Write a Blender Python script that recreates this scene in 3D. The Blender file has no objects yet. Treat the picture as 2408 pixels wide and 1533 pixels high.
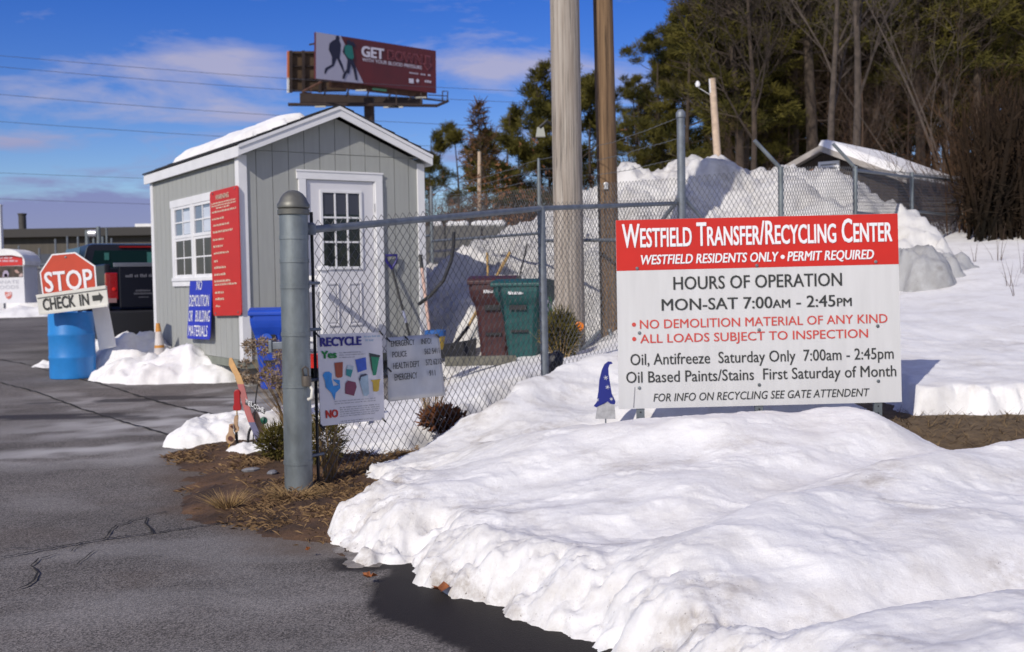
import bpy, math, random
import numpy as np
from mathutils import Vector, Matrix
from mathutils.geometry import tessellate_polygon

S = bpy.context.scene
COL = S.collection
R = math.radians
# ------------------------------------------------------------------ camera, sky, sun, exposure
PITCH, ROLL, EYE = 0.042, 0.0175, 1.3
FOC = 2550.0 / 2407.0                         # focal length in image widths
cam = bpy.data.cameras.new('camera'); camo = bpy.data.objects.new('camera', cam); COL.objects.link(camo)
cam.sensor_width = 36; cam.lens = 36 * FOC; cam.clip_end = 2000; cam.clip_start = .05
camo.matrix_world = Matrix.Translation((0, 0, EYE)) @ Matrix.Rotation(R(90) - PITCH, 4, 'X') @ Matrix.Rotation(-ROLL, 4, 'Z')
cam.dof.use_dof = True; cam.dof.focus_distance = 4.3; cam.dof.aperture_fstop = 4.8
S.camera = camo
SUN_AZ, SUN_EL = 31.0, 34.0                   # degrees left of straight behind the camera / above the horizon
sd = Vector((-math.sin(R(SUN_AZ)) * math.cos(R(SUN_EL)), -math.cos(R(SUN_AZ)) * math.cos(R(SUN_EL)), math.sin(R(SUN_EL))))
sun = bpy.data.lights.new('sun', 'SUN'); suno = bpy.data.objects.new('sun', sun); COL.objects.link(suno)
sun.energy = 3.6; sun.angle = R(.5); sun.color = (1, .93, .83)
suno.rotation_euler = sd.to_track_quat('Z', 'Y').to_euler()
W = bpy.data.worlds.new("World"); S.world = W; W.use_nodes = True
nt = W.node_tree; nt.nodes.clear()
N = nt.nodes.new; Lk = nt.links.new
def mathn(op, a, b=None, c=None):
    n = N('ShaderNodeMath'); n.operation = op
    for i, v in enumerate((a, b, c)):
        if v is None: continue
        if isinstance(v, (int, float)): n.inputs[i].default_value = v
        else: Lk(v, n.inputs[i])
    return n.outputs[0]
out = N('ShaderNodeOutputWorld'); bg = N('ShaderNodeBackground'); Lk(bg.outputs[0], out.inputs[0])
bg.inputs[1].default_value = .105
sky = N('ShaderNodeTexSky'); sky.sky_type = 'NISHITA'; sky.sun_disc = False
sky.sun_elevation = R(SUN_EL); sky.sun_rotation = math.atan2(sd.x, sd.y)
sky.air_density = 1.0; sky.dust_density = .3; sky.ozone_density = 4.0
hs = N('ShaderNodeHueSaturation'); hs.inputs['Saturation'].default_value = 1.40; hs.inputs['Value'].default_value = 1.04
hs.inputs['Hue'].default_value = .53
Lk(sky.outputs[0], hs.inputs['Color'])
tc = N('ShaderNodeTexCoord'); sep = N('ShaderNodeSeparateXYZ'); Lk(tc.outputs['Generated'], sep.inputs[0])
zz = mathn('ADD', mathn('MAXIMUM', sep.outputs[2], 0.0), .11)
comb = N('ShaderNodeCombineXYZ'); Lk(mathn('DIVIDE', sep.outputs[0], zz), comb.inputs[0]); Lk(mathn('DIVIDE', sep.outputs[1], zz), comb.inputs[1])
mp = N('ShaderNodeMapping'); Lk(comb.outputs[0], mp.inputs[0]); mp.inputs['Scale'].default_value = (.55, .62, 1); mp.inputs['Location'].default_value = (3.35, 1.4, 0)
n1 = N('ShaderNodeTexNoise'); Lk(mp.outputs[0], n1.inputs['Vector']); n1.inputs['Scale'].default_value = 2.3; n1.inputs['Detail'].default_value = 7; n1.inputs['Roughness'].default_value = .62; n1.inputs['Distortion'].default_value = .5
cr = N('ShaderNodeValToRGB'); 
yy = mathn('MAXIMUM', sep.outputs[1], .03); tx = mathn('DIVIDE', sep.outputs[0], yy); tz = mathn('DIVIDE', sep.outputs[2], yy); acc = n1.outputs[0]
for cx_, cz_, sx_, sz_, am in ((-.27, .200, .07, .030, .20), (-.43, .182, .06, .016, .17), (-.25, .150, .055, .018, .15), (-.39, .060, .13, .027, .44), (-.01, .196, .07, .013, .20), (-.44, .138, .07, .012, .14), (-.16, .085, .2, .012, .06)):
    a_ = mathn('MULTIPLY', mathn('SUBTRACT', tx, cx_), 1 / sx_); b_ = mathn('MULTIPLY', mathn('SUBTRACT', tz, cz_), 1 / sz_)
    acc = mathn('ADD', acc, mathn('MULTIPLY', mathn('POWER', 2.71828, mathn('MULTIPLY', mathn('ADD', mathn('MULTIPLY', a_, a_), mathn('MULTIPLY', b_, b_)), -1.0)), am * 1.0))
ovh = mathn('MINIMUM', mathn('MAXIMUM', mathn('ADD', mathn('MULTIPLY', mathn('SUBTRACT', sep.outputs[2], .42), 4.0), mathn('MULTIPLY', mathn('SUBTRACT', .1, sep.outputs[1]), 3.0)), 0.0), 1.0)   # unseen cloud added overhead and behind to brighten and whiten the ambient light
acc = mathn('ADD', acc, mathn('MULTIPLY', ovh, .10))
Lk(acc, cr.inputs[0]); cr.color_ramp.elements[0].position = .52; cr.color_ramp.elements[1].position = .73
cr.color_ramp.elements[0].color = (0, 0, 0, 1); cr.color_ramp.elements[1].color = (.8, .8, .8, 1)
mx = N('ShaderNodeMix'); mx.data_type = 'RGBA'; Lk(cr.outputs[0], mx.inputs[0]); Lk(hs.outputs[0], mx.inputs[6])
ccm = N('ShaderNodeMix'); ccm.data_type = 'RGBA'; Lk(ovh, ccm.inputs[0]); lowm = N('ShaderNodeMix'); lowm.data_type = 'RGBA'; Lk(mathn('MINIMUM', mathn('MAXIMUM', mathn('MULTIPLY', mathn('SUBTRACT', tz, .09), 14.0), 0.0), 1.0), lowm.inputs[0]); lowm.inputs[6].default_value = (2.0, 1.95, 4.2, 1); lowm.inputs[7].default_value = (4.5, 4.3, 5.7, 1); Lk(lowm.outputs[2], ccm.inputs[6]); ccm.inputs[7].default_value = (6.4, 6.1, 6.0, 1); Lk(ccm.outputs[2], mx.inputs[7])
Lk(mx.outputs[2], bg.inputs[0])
S.view_settings.view_transform = 'Standard'; S.view_settings.look = 'None'; S.view_settings.gamma = 1; S.view_settings.exposure = 0.0
S.render.resolution_x = 1024; S.render.resolution_y = 652
S.cycles.max_bounces = 6; S.cycles.transparent_max_bounces = 8

# ------------------------------------------------------------------ helpers
rnd = random.Random(7)
def P(px, py, Y):                             # point on the sight line of photo position (px,py) at distance Y ahead
    u, v = px - 1203.5, py - 766.5
    c, s = math.cos(ROLL), math.sin(ROLL)
    u, v = c * u - s * v, s * u + c * v
    x, z = u / 2550., -v / 2550.
    y = math.cos(PITCH) + z * math.sin(PITCH); zz_ = -math.sin(PITCH) + z * math.cos(PITCH)
    return Vector((x / y * Y, Y, EYE + zz_ / y * Y))
def G(px, py, gz=0.0):                        # point of the level z = gz seen there
    a = P(px, py, 1.); t = (gz - EYE) / (a.z - EYE)
    return Vector((a.x * t, t, gz))
MATS = {}
def mat(name, col, rough=.7, var=.0, vscale=6, bump=0, bscale=80, metal=0, col2=None, spec=.5, stretch=None, coat=0, detail=4):
    if name in MATS: return MATS[name]
    m = bpy.data.materials.new(name); m.use_nodes = True; t = m.node_tree; b = t.nodes['Principled BSDF']
    b.inputs['Roughness'].default_value = rough; b.inputs['Metallic'].default_value = metal
    b.inputs['Specular IOR Level'].default_value = spec; b.inputs['Coat Weight'].default_value = coat
    b.inputs['Base Color'].default_value = (*col, 1)
    tcn = t.nodes.new('ShaderNodeTexCoord'); mpn = t.nodes.new('ShaderNodeMapping'); t.links.new(tcn.outputs['Object'], mpn.inputs[0])
    if stretch: mpn.inputs['Scale'].default_value = stretch
    if var or col2:
        n = t.nodes.new('ShaderNodeTexNoise'); n.inputs['Scale'].default_value = vscale; n.inputs['Detail'].default_value = detail; n.inputs['Roughness'].default_value = .6
        t.links.new(mpn.outputs[0], n.inputs['Vector'])
        r = t.nodes.new('ShaderNodeValToRGB'); t.links.new(n.outputs[0], r.inputs[0])
        r.color_ramp.elements[0].position = .33; r.color_ramp.elements[1].position = .67
        a = col if col2 else tuple(c * (1 - var) for c in col); d = col2 if col2 else tuple(min(1, c * (1 + var)) for c in col)
        r.color_ramp.elements[0].color = (*a, 1); r.color_ramp.elements[1].color = (*d, 1)
        t.links.new(r.outputs[0], b.inputs['Base Color'])
    if bump:
        n2 = t.nodes.new('ShaderNodeTexNoise'); n2.inputs['Scale'].default_value = bscale; n2.inputs['Detail'].default_value = 5
        t.links.new(mpn.outputs[0], n2.inputs['Vector'])
        bn = t.nodes.new('ShaderNodeBump'); bn.inputs['Strength'].default_value = bump; bn.inputs['Distance'].default_value = .01
        t.links.new(n2.outputs[0], bn.inputs['Height']); t.links.new(bn.outputs[0], b.inputs['Normal'])
    MATS[name] = m
    return m
WM = {}                                       # world matrix of every thing and part
def thing(name, label, cat, loc=(0, 0, 0), rz=0, group=None):
    o = bpy.data.objects.new(name, None); COL.objects.link(o); o.empty_display_size = .2
    o.location = loc; o.rotation_euler = (0, 0, rz); tag(o, label, cat, group)
    WM[o.name] = Matrix.Translation(loc) @ Matrix.Rotation(rz, 4, 'Z')
    return o
def tag(o, label=None, cat=None, group=None, kind=None):
    if label: o['label'] = label
    if cat: o['category'] = cat
    if group: o['group'] = group
    if kind: o['kind'] = kind
    return o
def children(o): return [c for c in bpy.data.objects if c.parent == o]
def copy_tree(o, kids):
    c = o.copy(); COL.objects.link(c)
    for k in kids:
        d = k.copy(); d.parent = c; COL.objects.link(d)
    return c
class MB:
    def __init__(s): s.v = []; s.f = []; s.m = []; s.n = 0
    def add(s, vs, fs, mi=0):
        b = len(s.v); s.v += [tuple(v) for v in vs]; s.f += [tuple(i + b for i in f) for f in fs]; s.m += [mi] * len(fs); return s
    def box(s, c, d, M=None, mi=0):
        vs = [Vector((c[0] + sx * d[0] / 2, c[1] + sy * d[1] / 2, c[2] + sz * d[2] / 2)) for sx in (-1, 1) for sy in (-1, 1) for sz in (-1, 1)]
        if M is not None: vs = [M @ v for v in vs]
        return s.add(vs, [(0, 1, 3, 2), (4, 6, 7, 5), (0, 4, 5, 1), (2, 3, 7, 6), (0, 2, 6, 4), (1, 5, 7, 3)], mi)
    def bx(s, x0, x1, y0, y1, z0, z1, mi=0): return s.box(((x0 + x1) / 2, (y0 + y1) / 2, (z0 + z1) / 2), (x1 - x0, y1 - y0, z1 - z0), None, mi)
    def path(s, pts, rad, n=6, cap=True, mi=0):
        pts = [Vector(p) for p in pts]; k = len(pts)
        rad = [rad] * k if isinstance(rad, (int, float)) else rad
        t0 = (pts[1] - pts[0]).normalized(); a = t0.orthogonal().normalized(); vs = []
        for i in range(k):
            t = (pts[min(i + 1, k - 1)] - pts[max(i - 1, 0)]).normalized()
            a = (a - t * a.dot(t)); a = a.normalized() if a.length > 1e-6 else t.orthogonal().normalized(); b = t.cross(a)
            for j in range(n):
                th = 2 * math.pi * j / n; vs.append(pts[i] + (a * math.cos(th) + b * math.sin(th)) * rad[i])
        fs = [(i * n + j, i * n + (j + 1) % n, (i + 1) * n + (j + 1) % n, (i + 1) * n + j) for i in range(k - 1) for j in range(n)]
        if cap: fs += [tuple(range(n - 1, -1, -1)), tuple(range((k - 1) * n, k * n))]
        return s.add(vs, fs, mi)
    def lathe(s, prof, o=(0, 0, 0), n=24, M=None, mi=0, cap=True):
        vs = []
        for r, z in prof:
            for j in range(n):
                th = 2 * math.pi * j / n; v = Vector((r * math.cos(th), r * math.sin(th), z))
                vs.append((M @ v if M is not None else v) + Vector(o))
        k = len(prof)
        fs = [(i * n + j, i * n + (j + 1) % n, (i + 1) * n + (j + 1) % n, (i + 1) * n + j) for i in range(k - 1) for j in range(n)]
        if cap: fs += [tuple(range(n - 1, -1, -1)), tuple(range((k - 1) * n, k * n))]
        return s.add(vs, fs, mi)
    def prism(s, pts, nrm, mi=0):             # closed outline swept by the vector nrm
        k = len(pts); pts = [Vector(p) for p in pts]; nrm = Vector(nrm)
        return s.add(pts + [p + nrm for p in pts], [tuple(range(k - 1, -1, -1)), tuple(range(k, 2 * k))] + [(i, (i + 1) % k, (i + 1) % k + k, i + k) for i in range(k)], mi)
    def build(s, name, mats, parent=None, local=False, smooth=None, bevel=0, seg=2):
        me = bpy.data.meshes.new(name); vs = s.v
        if parent is not None and not local:
            I = WM[parent.name].inverted(); vs = [tuple(I @ Vector(v)) for v in vs]
        me.from_pydata(vs, [], s.f); mats = mats if isinstance(mats, (list, tuple)) else [mats]
        for m in mats: me.materials.append(m)
        if len(mats) > 1: me.polygons.foreach_set('material_index', s.m)
        if smooth is not None:
            me.shade_smooth()
            if smooth < 180: me.set_sharp_from_angle(angle=R(smooth))
        me.update()
        o = bpy.data.objects.new(name, me); COL.objects.link(o)
        if parent is not None: o.parent = parent; WM[o.name] = WM[parent.name]
        else: WM[o.name] = Matrix.Identity(4)
        if bevel:
            bm = o.modifiers.new('bevel', 'BEVEL'); bm.width = bevel; bm.segments = seg; bm.limit_method = 'ANGLE'
        return o
def frame_quad(tl, tr, bl, br):               # bilinear map of (u right, v down) in 0..1 and the normal towards the viewer
    tl, tr, bl, br = map(Vector, (tl, tr, bl, br))
    nrm = (bl - tl).cross(tr - tl).normalized()
    if nrm.dot(Vector((0, 0, EYE)) - tl) < 0: nrm = -nrm
    def f(u, v, d=0): return (tl * (1 - u) + tr * u) * (1 - v) + (bl * (1 - u) + br * u) * v + nrm * d
    return f, nrm
def inpoly(x, y, pg):
    r = np.zeros(np.shape(x), bool)
    for (a, b), (c, e) in zip(pg, pg[1:] + pg[:1]):
        if b == e: continue
        k = ((b > y) != (e > y)) & (x < (c - a) * (y - b) / (e - b) + a); r ^= k
    return r
_TC = {}

def text_geo(s, bold=0, shear=0, small=None):
    k = (s, bold, shear, small)
    if k in _TC: return _TC[k]
    cu = bpy.data.curves.new('t', 'FONT'); cu.dimensions = '2D'; cu.fill_mode = 'NONE'; cu.body = s; cu.offset = 0; cu.shear = shear; cu.resolution_u = 3
    if small:
        cu.small_caps_scale = small
        for i, ch in enumerate(s):
            if ch.islower(): cu.body_format[i].use_small_caps = True
    o = bpy.data.objects.new('t', cu); me = bpy.data.meshes.new_from_object(o)
    vs = np.array([v.co[:2] for v in me.vertices]) if len(me.vertices) else np.zeros((1, 2)); fs = []
    nxt = {}                                  # outline loops; each outer outline is filled with its own holes, so overlapping strokes stay clean
    for e in me.edges: a_, b_ = e.vertices; nxt.setdefault(a_, []).append(b_); nxt.setdefault(b_, []).append(a_)
    seen = set(); loops = []
    for st_ in nxt:
        if st_ in seen: continue
        lp = [st_]; seen.add(st_); cur = st_
        while True:
            n_ = [q for q in nxt[cur] if q not in seen]
            if not n_: break
            cur = min(n_, key=lambda q: abs(q - cur)); lp.append(cur); seen.add(cur)
        if len(lp) > 2: loops.append(lp if lp[1] == lp[0] + 1 or lp[1] > lp[0] else lp)
    def area(l): p = vs[l]; return .5 * float(np.sum(p[:, 0] * np.roll(p[:, 1], -1) - np.roll(p[:, 0], -1) * p[:, 1]))
    big = max(loops, key=lambda l: abs(area(l))) if loops else None
    if big:
        sg = area(big) > 0; outs = [l for l in loops if (area(l) > 0) == sg]; holes = [l for l in loops if (area(l) > 0) != sg]; own = {i: [] for i in range(len(outs))}
        for h_ in holes:
            c = [i for i, o2 in enumerate(outs) if all(inpoly(np.array(vs[q][0]), np.array(vs[q][1]), [tuple(vs[k2]) for k2 in o2]) for q in h_[::max(1, len(h_) // 4)])]
            if c: own[min(c, key=lambda i: abs(area(outs[i])))].append(h_)
        for i, o2 in enumerate(outs):
            idx = list(o2) + [q for h_ in own[i] for q in h_]
            for tri in tessellate_polygon([[Vector((*vs[q], 0)) for q in l] for l in [o2] + own[i]]): fs.append((i, tuple(idx[q] for q in tri)))
    bpy.data.objects.remove(o); bpy.data.meshes.remove(me); bpy.data.curves.remove(cu)
    _TC[k] = (vs, fs); return _TC[k]
CAP = None
def text(mb, f, s, u0, u1, v0, v1, d=.003, bold=.0, shear=0, small=None, mi=0):   # capital tops at v0, baseline at v1
    global CAP
    vs, fs = text_geo(s, 0, shear, small)
    if not fs: return
    capv = text_geo('H', 0)[0]; cap = capv[:, 1].max(); base = capv[:, 1].min()
    x0, x1 = vs[:, 0].min(), vs[:, 0].max()
    k = (1,) if bold < .004 else (-1, 1) if bold < .01 else (-1, 0, 1)
    x0 -= bold; x1 += bold; base -= bold * .6; cap += bold * .6; q = 0
    for a in k:
        for b in (k if bold >= .018 else (0,)):
            q += 1
            for i, fc in fs:                 # every stroke a hair above its neighbour: glyph outlines overlap
                mb.add([f(u0 + (vs[k_][0] + a * bold - x0) / (x1 - x0) * (u1 - u0), v1 - (vs[k_][1] + b * bold * .6 - base) / (cap - base) * (v1 - v0), d + .0004 * q + .00008 * (i % 4)) for k_ in fc], [tuple(range(len(fc)))], mi)
def panel(mb, f, th, mi=0, rc=0, asp=1):       # a board filling the frame, its face at the frame plane, th thick
    if rc:
        o = []
        for cx, cy, a0 in ((1 - rc, 1 - rc * asp, 0), (rc, 1 - rc * asp, 90), (rc, rc * asp, 180), (1 - rc, rc * asp, 270)):
            for k in range(5):
                a = R(a0 + k * 22.5); o.append((cx + rc * math.cos(a), cy + rc * asp * math.sin(a)))
    else: o = [(0, 0), (1, 0), (1, 1), (0, 1)]
    fr = [f(u, v) for u, v in o]; bk = [f(u, v, -th) for u, v in o]; k = len(o)
    mb.add(fr + bk, [tuple(range(k)), tuple(range(2 * k - 1, k - 1, -1))] + [(i, (i + 1) % k, (i + 1) % k + k, i + k) for i in range(k)], mi)
def rect(mb, f, u0, u1, v0, v1, d=.003, mi=0): mb.add([f(u0, v0, d), f(u1, v0, d), f(u1, v1, d), f(u0, v1, d)], [(0, 1, 2, 3)], mi)
def poly(mb, f, pts, d=.003, mi=0): mb.add([f(u, v, d) for u, v in pts], [tuple(range(len(pts)))], mi)

# numpy gradient noise
_pr = np.random.RandomState(3).permutation(512); _pr = np.concatenate([_pr, _pr, _pr])
_ga = np.random.RandomState(4).rand(512) * 2 * np.pi
def perlin(x, y):
    xi = np.floor(x).astype(int); yi = np.floor(y).astype(int); xf = x - xi; yf = y - yi
    u = xf ** 3 * (xf * (xf * 6 - 15) + 10); v = yf ** 3 * (yf * (yf * 6 - 15) + 10)
    def g(i, j):
        a = _ga[_pr[(_pr[(xi + i) & 511] + yi + j) & 511]]; return np.cos(a) * (xf - i) + np.sin(a) * (yf - j)
    return (g(0, 0) * (1 - u) + g(1, 0) * u) * (1 - v) + (g(0, 1) * (1 - u) + g(1, 1) * u) * v
def fbm(x, y, sc, o=4, g=.5):
    r = 0; a = 1
    for k in range(o): r = r + a * perlin(x * sc + 17.3 * k + 100, y * sc + 9.1 * k + 100); a *= g; sc *= 2.03
    return r
def sst(a, b, x): t = np.clip((x - a) / (b - a), 0, 1); return t * t * (3 - 2 * t)
def pdist(x, y, pl):
    d = np.full(np.shape(x), 1e9)
    for (a, b), (c, e) in zip(pl[:-1], pl[1:]):
        l = (c - a) ** 2 + (e - b) ** 2; t = np.clip(((x - a) * (c - a) + (y - b) * (e - b)) / l, 0, 1)
        d = np.minimum(d, np.hypot(x - a - t * (c - a), y - b - t * (e - b)))
    return d
def worley(x, y, sc):                         # distance to the nearest of scattered points: blocky lumps
    x = x * sc + 50; y = y * sc + 50; xi = np.floor(x).astype(int); yi = np.floor(y).astype(int); r = np.full(np.shape(x), 9.)
    for i in (-1, 0, 1):
        for j in (-1, 0, 1):
            k = _pr[(_pr[(xi + i) & 511] + yi + j) & 511]; r = np.minimum(r, np.hypot(xi + i + (k & 15) / 15. - x, yi + j + (k >> 4 & 15) / 15. - y))
    return r
def sheet(name, xs, ys, fun, m, attrs=None, cull=None, parent=None):
    X, Y = np.meshgrid(xs, ys); Z = fun(X, Y); nx, ny = len(xs), len(ys)
    co = np.stack([X, Y, Z], -1).reshape(-1, 3)
    i = np.arange(nx * ny).reshape(ny, nx); q = np.stack([i[:-1, :-1], i[:-1, 1:], i[1:, 1:], i[1:, :-1]], -1).reshape(-1, 4)
    if cull is not None:
        k = cull(X, Y, Z).reshape(-1); q = q[k[q].any(1)]
        us = np.unique(q); mpi = np.zeros(nx * ny, int); mpi[us] = np.arange(len(us)); q = mpi[q]; co = co[us]
    else: us = np.arange(nx * ny)
    if parent is not None: co = co - np.array(WM[parent.name].translation)
    me = bpy.data.meshes.new(name); me.vertices.add(len(co)); me.vertices.foreach_set('co', co.ravel())
    me.loops.add(q.size); me.loops.foreach_set('vertex_index', q.ravel().astype(np.int32))
    me.polygons.add(len(q)); me.polygons.foreach_set('loop_start', np.arange(0, q.size, 4, dtype=np.int32))
    me.update(calc_edges=True); me.shade_smooth()
    for an, af in (attrs or {}).items():
        at = me.attributes.new(an, 'FLOAT', 'POINT'); at.data.foreach_set('value', af(X, Y, Z).reshape(-1)[us].astype(np.float32))
    me.materials.append(m); o = bpy.data.objects.new(name, me); COL.objects.link(o)
    if parent is not None: o.parent = parent; WM[o.name] = WM[parent.name]
    return o
def lin(a, b, st): return np.linspace(a, b, int(round((b - a) / st)) + 1)
def grow(a, b, s0, k):
    r = [a]; s = s0
    while r[-1] < b: r.append(r[-1] + s); s *= k
    return np.array(r)

# ------------------------------------------------------------------ materials
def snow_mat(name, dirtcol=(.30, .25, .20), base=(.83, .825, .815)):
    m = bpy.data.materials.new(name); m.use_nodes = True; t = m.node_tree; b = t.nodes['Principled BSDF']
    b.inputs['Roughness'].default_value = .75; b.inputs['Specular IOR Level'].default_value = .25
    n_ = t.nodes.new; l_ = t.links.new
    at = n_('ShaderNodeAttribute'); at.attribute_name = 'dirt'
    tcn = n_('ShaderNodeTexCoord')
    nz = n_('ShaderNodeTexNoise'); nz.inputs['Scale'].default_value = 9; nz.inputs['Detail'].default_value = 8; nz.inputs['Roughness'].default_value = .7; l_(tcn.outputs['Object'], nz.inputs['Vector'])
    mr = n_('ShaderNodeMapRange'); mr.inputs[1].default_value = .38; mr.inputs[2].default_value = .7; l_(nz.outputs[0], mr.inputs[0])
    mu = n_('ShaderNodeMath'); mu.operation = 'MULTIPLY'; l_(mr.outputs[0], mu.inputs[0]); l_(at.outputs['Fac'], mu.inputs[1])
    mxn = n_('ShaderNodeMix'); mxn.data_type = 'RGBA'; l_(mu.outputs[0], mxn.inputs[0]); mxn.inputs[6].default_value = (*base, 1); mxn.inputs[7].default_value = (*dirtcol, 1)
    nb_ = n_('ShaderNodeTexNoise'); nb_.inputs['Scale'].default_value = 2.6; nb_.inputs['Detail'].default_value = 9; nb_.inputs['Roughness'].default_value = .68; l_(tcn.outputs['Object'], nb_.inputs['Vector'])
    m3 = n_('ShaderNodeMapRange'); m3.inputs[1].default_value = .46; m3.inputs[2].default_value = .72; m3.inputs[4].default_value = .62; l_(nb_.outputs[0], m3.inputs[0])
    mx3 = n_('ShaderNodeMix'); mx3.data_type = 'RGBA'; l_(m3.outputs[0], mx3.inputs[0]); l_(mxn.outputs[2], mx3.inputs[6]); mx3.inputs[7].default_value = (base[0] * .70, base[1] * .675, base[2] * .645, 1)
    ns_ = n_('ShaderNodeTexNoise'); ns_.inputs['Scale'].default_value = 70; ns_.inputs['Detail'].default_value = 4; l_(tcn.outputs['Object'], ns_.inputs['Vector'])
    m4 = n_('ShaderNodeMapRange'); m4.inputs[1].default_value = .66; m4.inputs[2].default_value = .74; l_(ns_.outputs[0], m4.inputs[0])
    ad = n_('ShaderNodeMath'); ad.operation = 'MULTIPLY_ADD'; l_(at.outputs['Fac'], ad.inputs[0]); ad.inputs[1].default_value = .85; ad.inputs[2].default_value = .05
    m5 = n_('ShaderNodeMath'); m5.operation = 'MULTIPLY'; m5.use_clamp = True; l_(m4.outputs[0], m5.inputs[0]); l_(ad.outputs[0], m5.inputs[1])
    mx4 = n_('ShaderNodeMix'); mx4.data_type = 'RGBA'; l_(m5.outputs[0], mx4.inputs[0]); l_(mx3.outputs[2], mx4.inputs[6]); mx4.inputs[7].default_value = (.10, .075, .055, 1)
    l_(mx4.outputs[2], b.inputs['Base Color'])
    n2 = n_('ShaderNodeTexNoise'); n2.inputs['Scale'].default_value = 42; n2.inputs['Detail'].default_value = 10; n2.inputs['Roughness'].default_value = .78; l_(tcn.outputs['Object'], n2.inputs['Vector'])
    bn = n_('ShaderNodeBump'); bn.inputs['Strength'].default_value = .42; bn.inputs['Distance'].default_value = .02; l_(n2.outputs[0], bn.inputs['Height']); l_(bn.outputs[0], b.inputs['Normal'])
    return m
SNOW = snow_mat('snow'); SNOWD = snow_mat('old dirty snow', (.20, .17, .14), (.66, .65, .63))
def asphalt_mat():
    m = bpy.data.materials.new('asphalt'); m.use_nodes = True; t = m.node_tree; b = t.nodes['Principled BSDF']; n_ = t.nodes.new; l_ = t.links.new
    tcn = n_('ShaderNodeTexCoord')
    def noise(sc, d=4, ro=.6):
        n = n_('ShaderNodeTexNoise'); n.inputs['Scale'].default_value = sc; n.inputs['Detail'].default_value = d; n.inputs['Roughness'].default_value = ro; l_(tcn.outputs['Object'], n.inputs['Vector']); return n.outputs[0]
    def ramp(fac, a, b_, c0, c1):
        r = n_('ShaderNodeValToRGB'); l_(fac, r.inputs[0]); r.color_ramp.elements[0].position = a; r.color_ramp.elements[1].position = b_
        r.color_ramp.elements[0].color = (*c0, 1); r.color_ramp.elements[1].color = (*c1, 1); return r.outputs[0]
    def mix(f, a, b_, mode='MIX'):
        x = n_('ShaderNodeMix'); x.data_type = 'RGBA'; x.blend_type = mode
        if isinstance(f, float): x.inputs[0].default_value = f
        else: l_(f, x.inputs[0])
        for i, c in ((6, a), (7, b_)):
            if isinstance(c, tuple): x.inputs[i].default_value = (*c, 1)
            else: l_(c, x.inputs[i])
        return x.outputs[2]
    base = ramp(noise(.9, 5), .3, .7, (.100, .094, .087), (.172, .161, .150))
    vo = n_('ShaderNodeTexVoronoi'); vo.inputs['Scale'].default_value = 170; l_(tcn.outputs['Object'], vo.inputs['Vector'])
    gr = ramp(vo.outputs['Color'], .2, .95, (.45, .45, .45), (1.95, 1.9, 1.88))
    c = mix(1.0, base, gr, 'MULTIPLY')
    c = mix(ramp(noise(55, 3), .66, .76, (0, 0, 0), (.55, .55, .55)), c, (.24, .23, .22))
    a1 = n_('ShaderNodeAttribute'); a1.attribute_name = 'salt'; c = mix(a1.outputs['Fac'], c, (.42, .41, .40))
    a3 = n_('ShaderNodeAttribute'); a3.attribute_name = 'mud'; c = mix(a3.outputs['Fac'], c, (.11, .078, .055))
    a2 = n_('ShaderNodeAttribute'); a2.attribute_name = 'wet'; c = mix(a2.outputs['Fac'], c, (.021, .018, .0165))
    l_(c, b.inputs['Base Color'])
    r = n_('ShaderNodeMapRange'); l_(a2.outputs['Fac'], r.inputs[0]); r.inputs[3].default_value = .85; r.inputs[4].default_value = .58; l_(r.outputs[0], b.inputs['Roughness'])
    b.inputs['Specular IOR Level'].default_value = .12
    bn = n_('ShaderNodeBump'); bn.inputs['Strength'].default_value = .45; bn.inputs['Distance'].default_value = .004; l_(vo.outputs['Distance'], bn.inputs['Height']); l_(bn.outputs[0], b.inputs['Normal'])
    return m
ASPH = asphalt_mat()
SOIL = mat('damp soil', (.026, .015, .009), .9, col2=(.135, .072, .034), vscale=2.8, bump=.9, bscale=45, detail=8)
GRASSY = mat('dead turf', (.07, .045, .022), .95, col2=(.16, .11, .055), vscale=14, bump=1, bscale=60, detail=8)
WHITE = mat('white trim paint', (.74, .74, .75), .5, .05, 3, .1, 60)
GALV = mat('galvanised steel', (.20, .225, .235), .45, .30, 7, .10, 120, metal=.5, detail=9, stretch=(1, 1, .45))
GALVD = mat('weathered galvanised steel', (.17, .19, .215), .55, .2, 12, metal=.4)
WIRE = mat('fence wire', (.12, .125, .13), .55, .15, 30, metal=.3)
SIDING = mat('grey green siding', (.335, .345, .328), .72, .05, 2.5, .25, 40, stretch=(8, 8, .6))
BLACK = mat('black metal', (.012, .012, .013), .5)
RUBBER = mat('black rubber', (.02, .02, .02), .8)
GLASSD = mat('dark window glass', (.012, .014, .016), .06, spec=.6)
RED = mat('sign red', (.54, .018, .010), .45, .05, 2)
SIGNW = mat('sign white', (.60, .60, .595), .45, .045, 2.0, .05, 3, stretch=(7, 1, .7), detail=7)
INK = mat('black lettering', (.03, .032, .03), .6)
REDINK = mat('red lettering', (.55, .06, .045), .6)
WLET = mat('white lettering', (.78, .78, .80), .6)
WOODP = mat('new pole wood', (.26, .215, .175), .85, col2=(.43, .385, .335), vscale=5, bump=.6, bscale=25, stretch=(7, 7, .25), detail=8)
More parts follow.
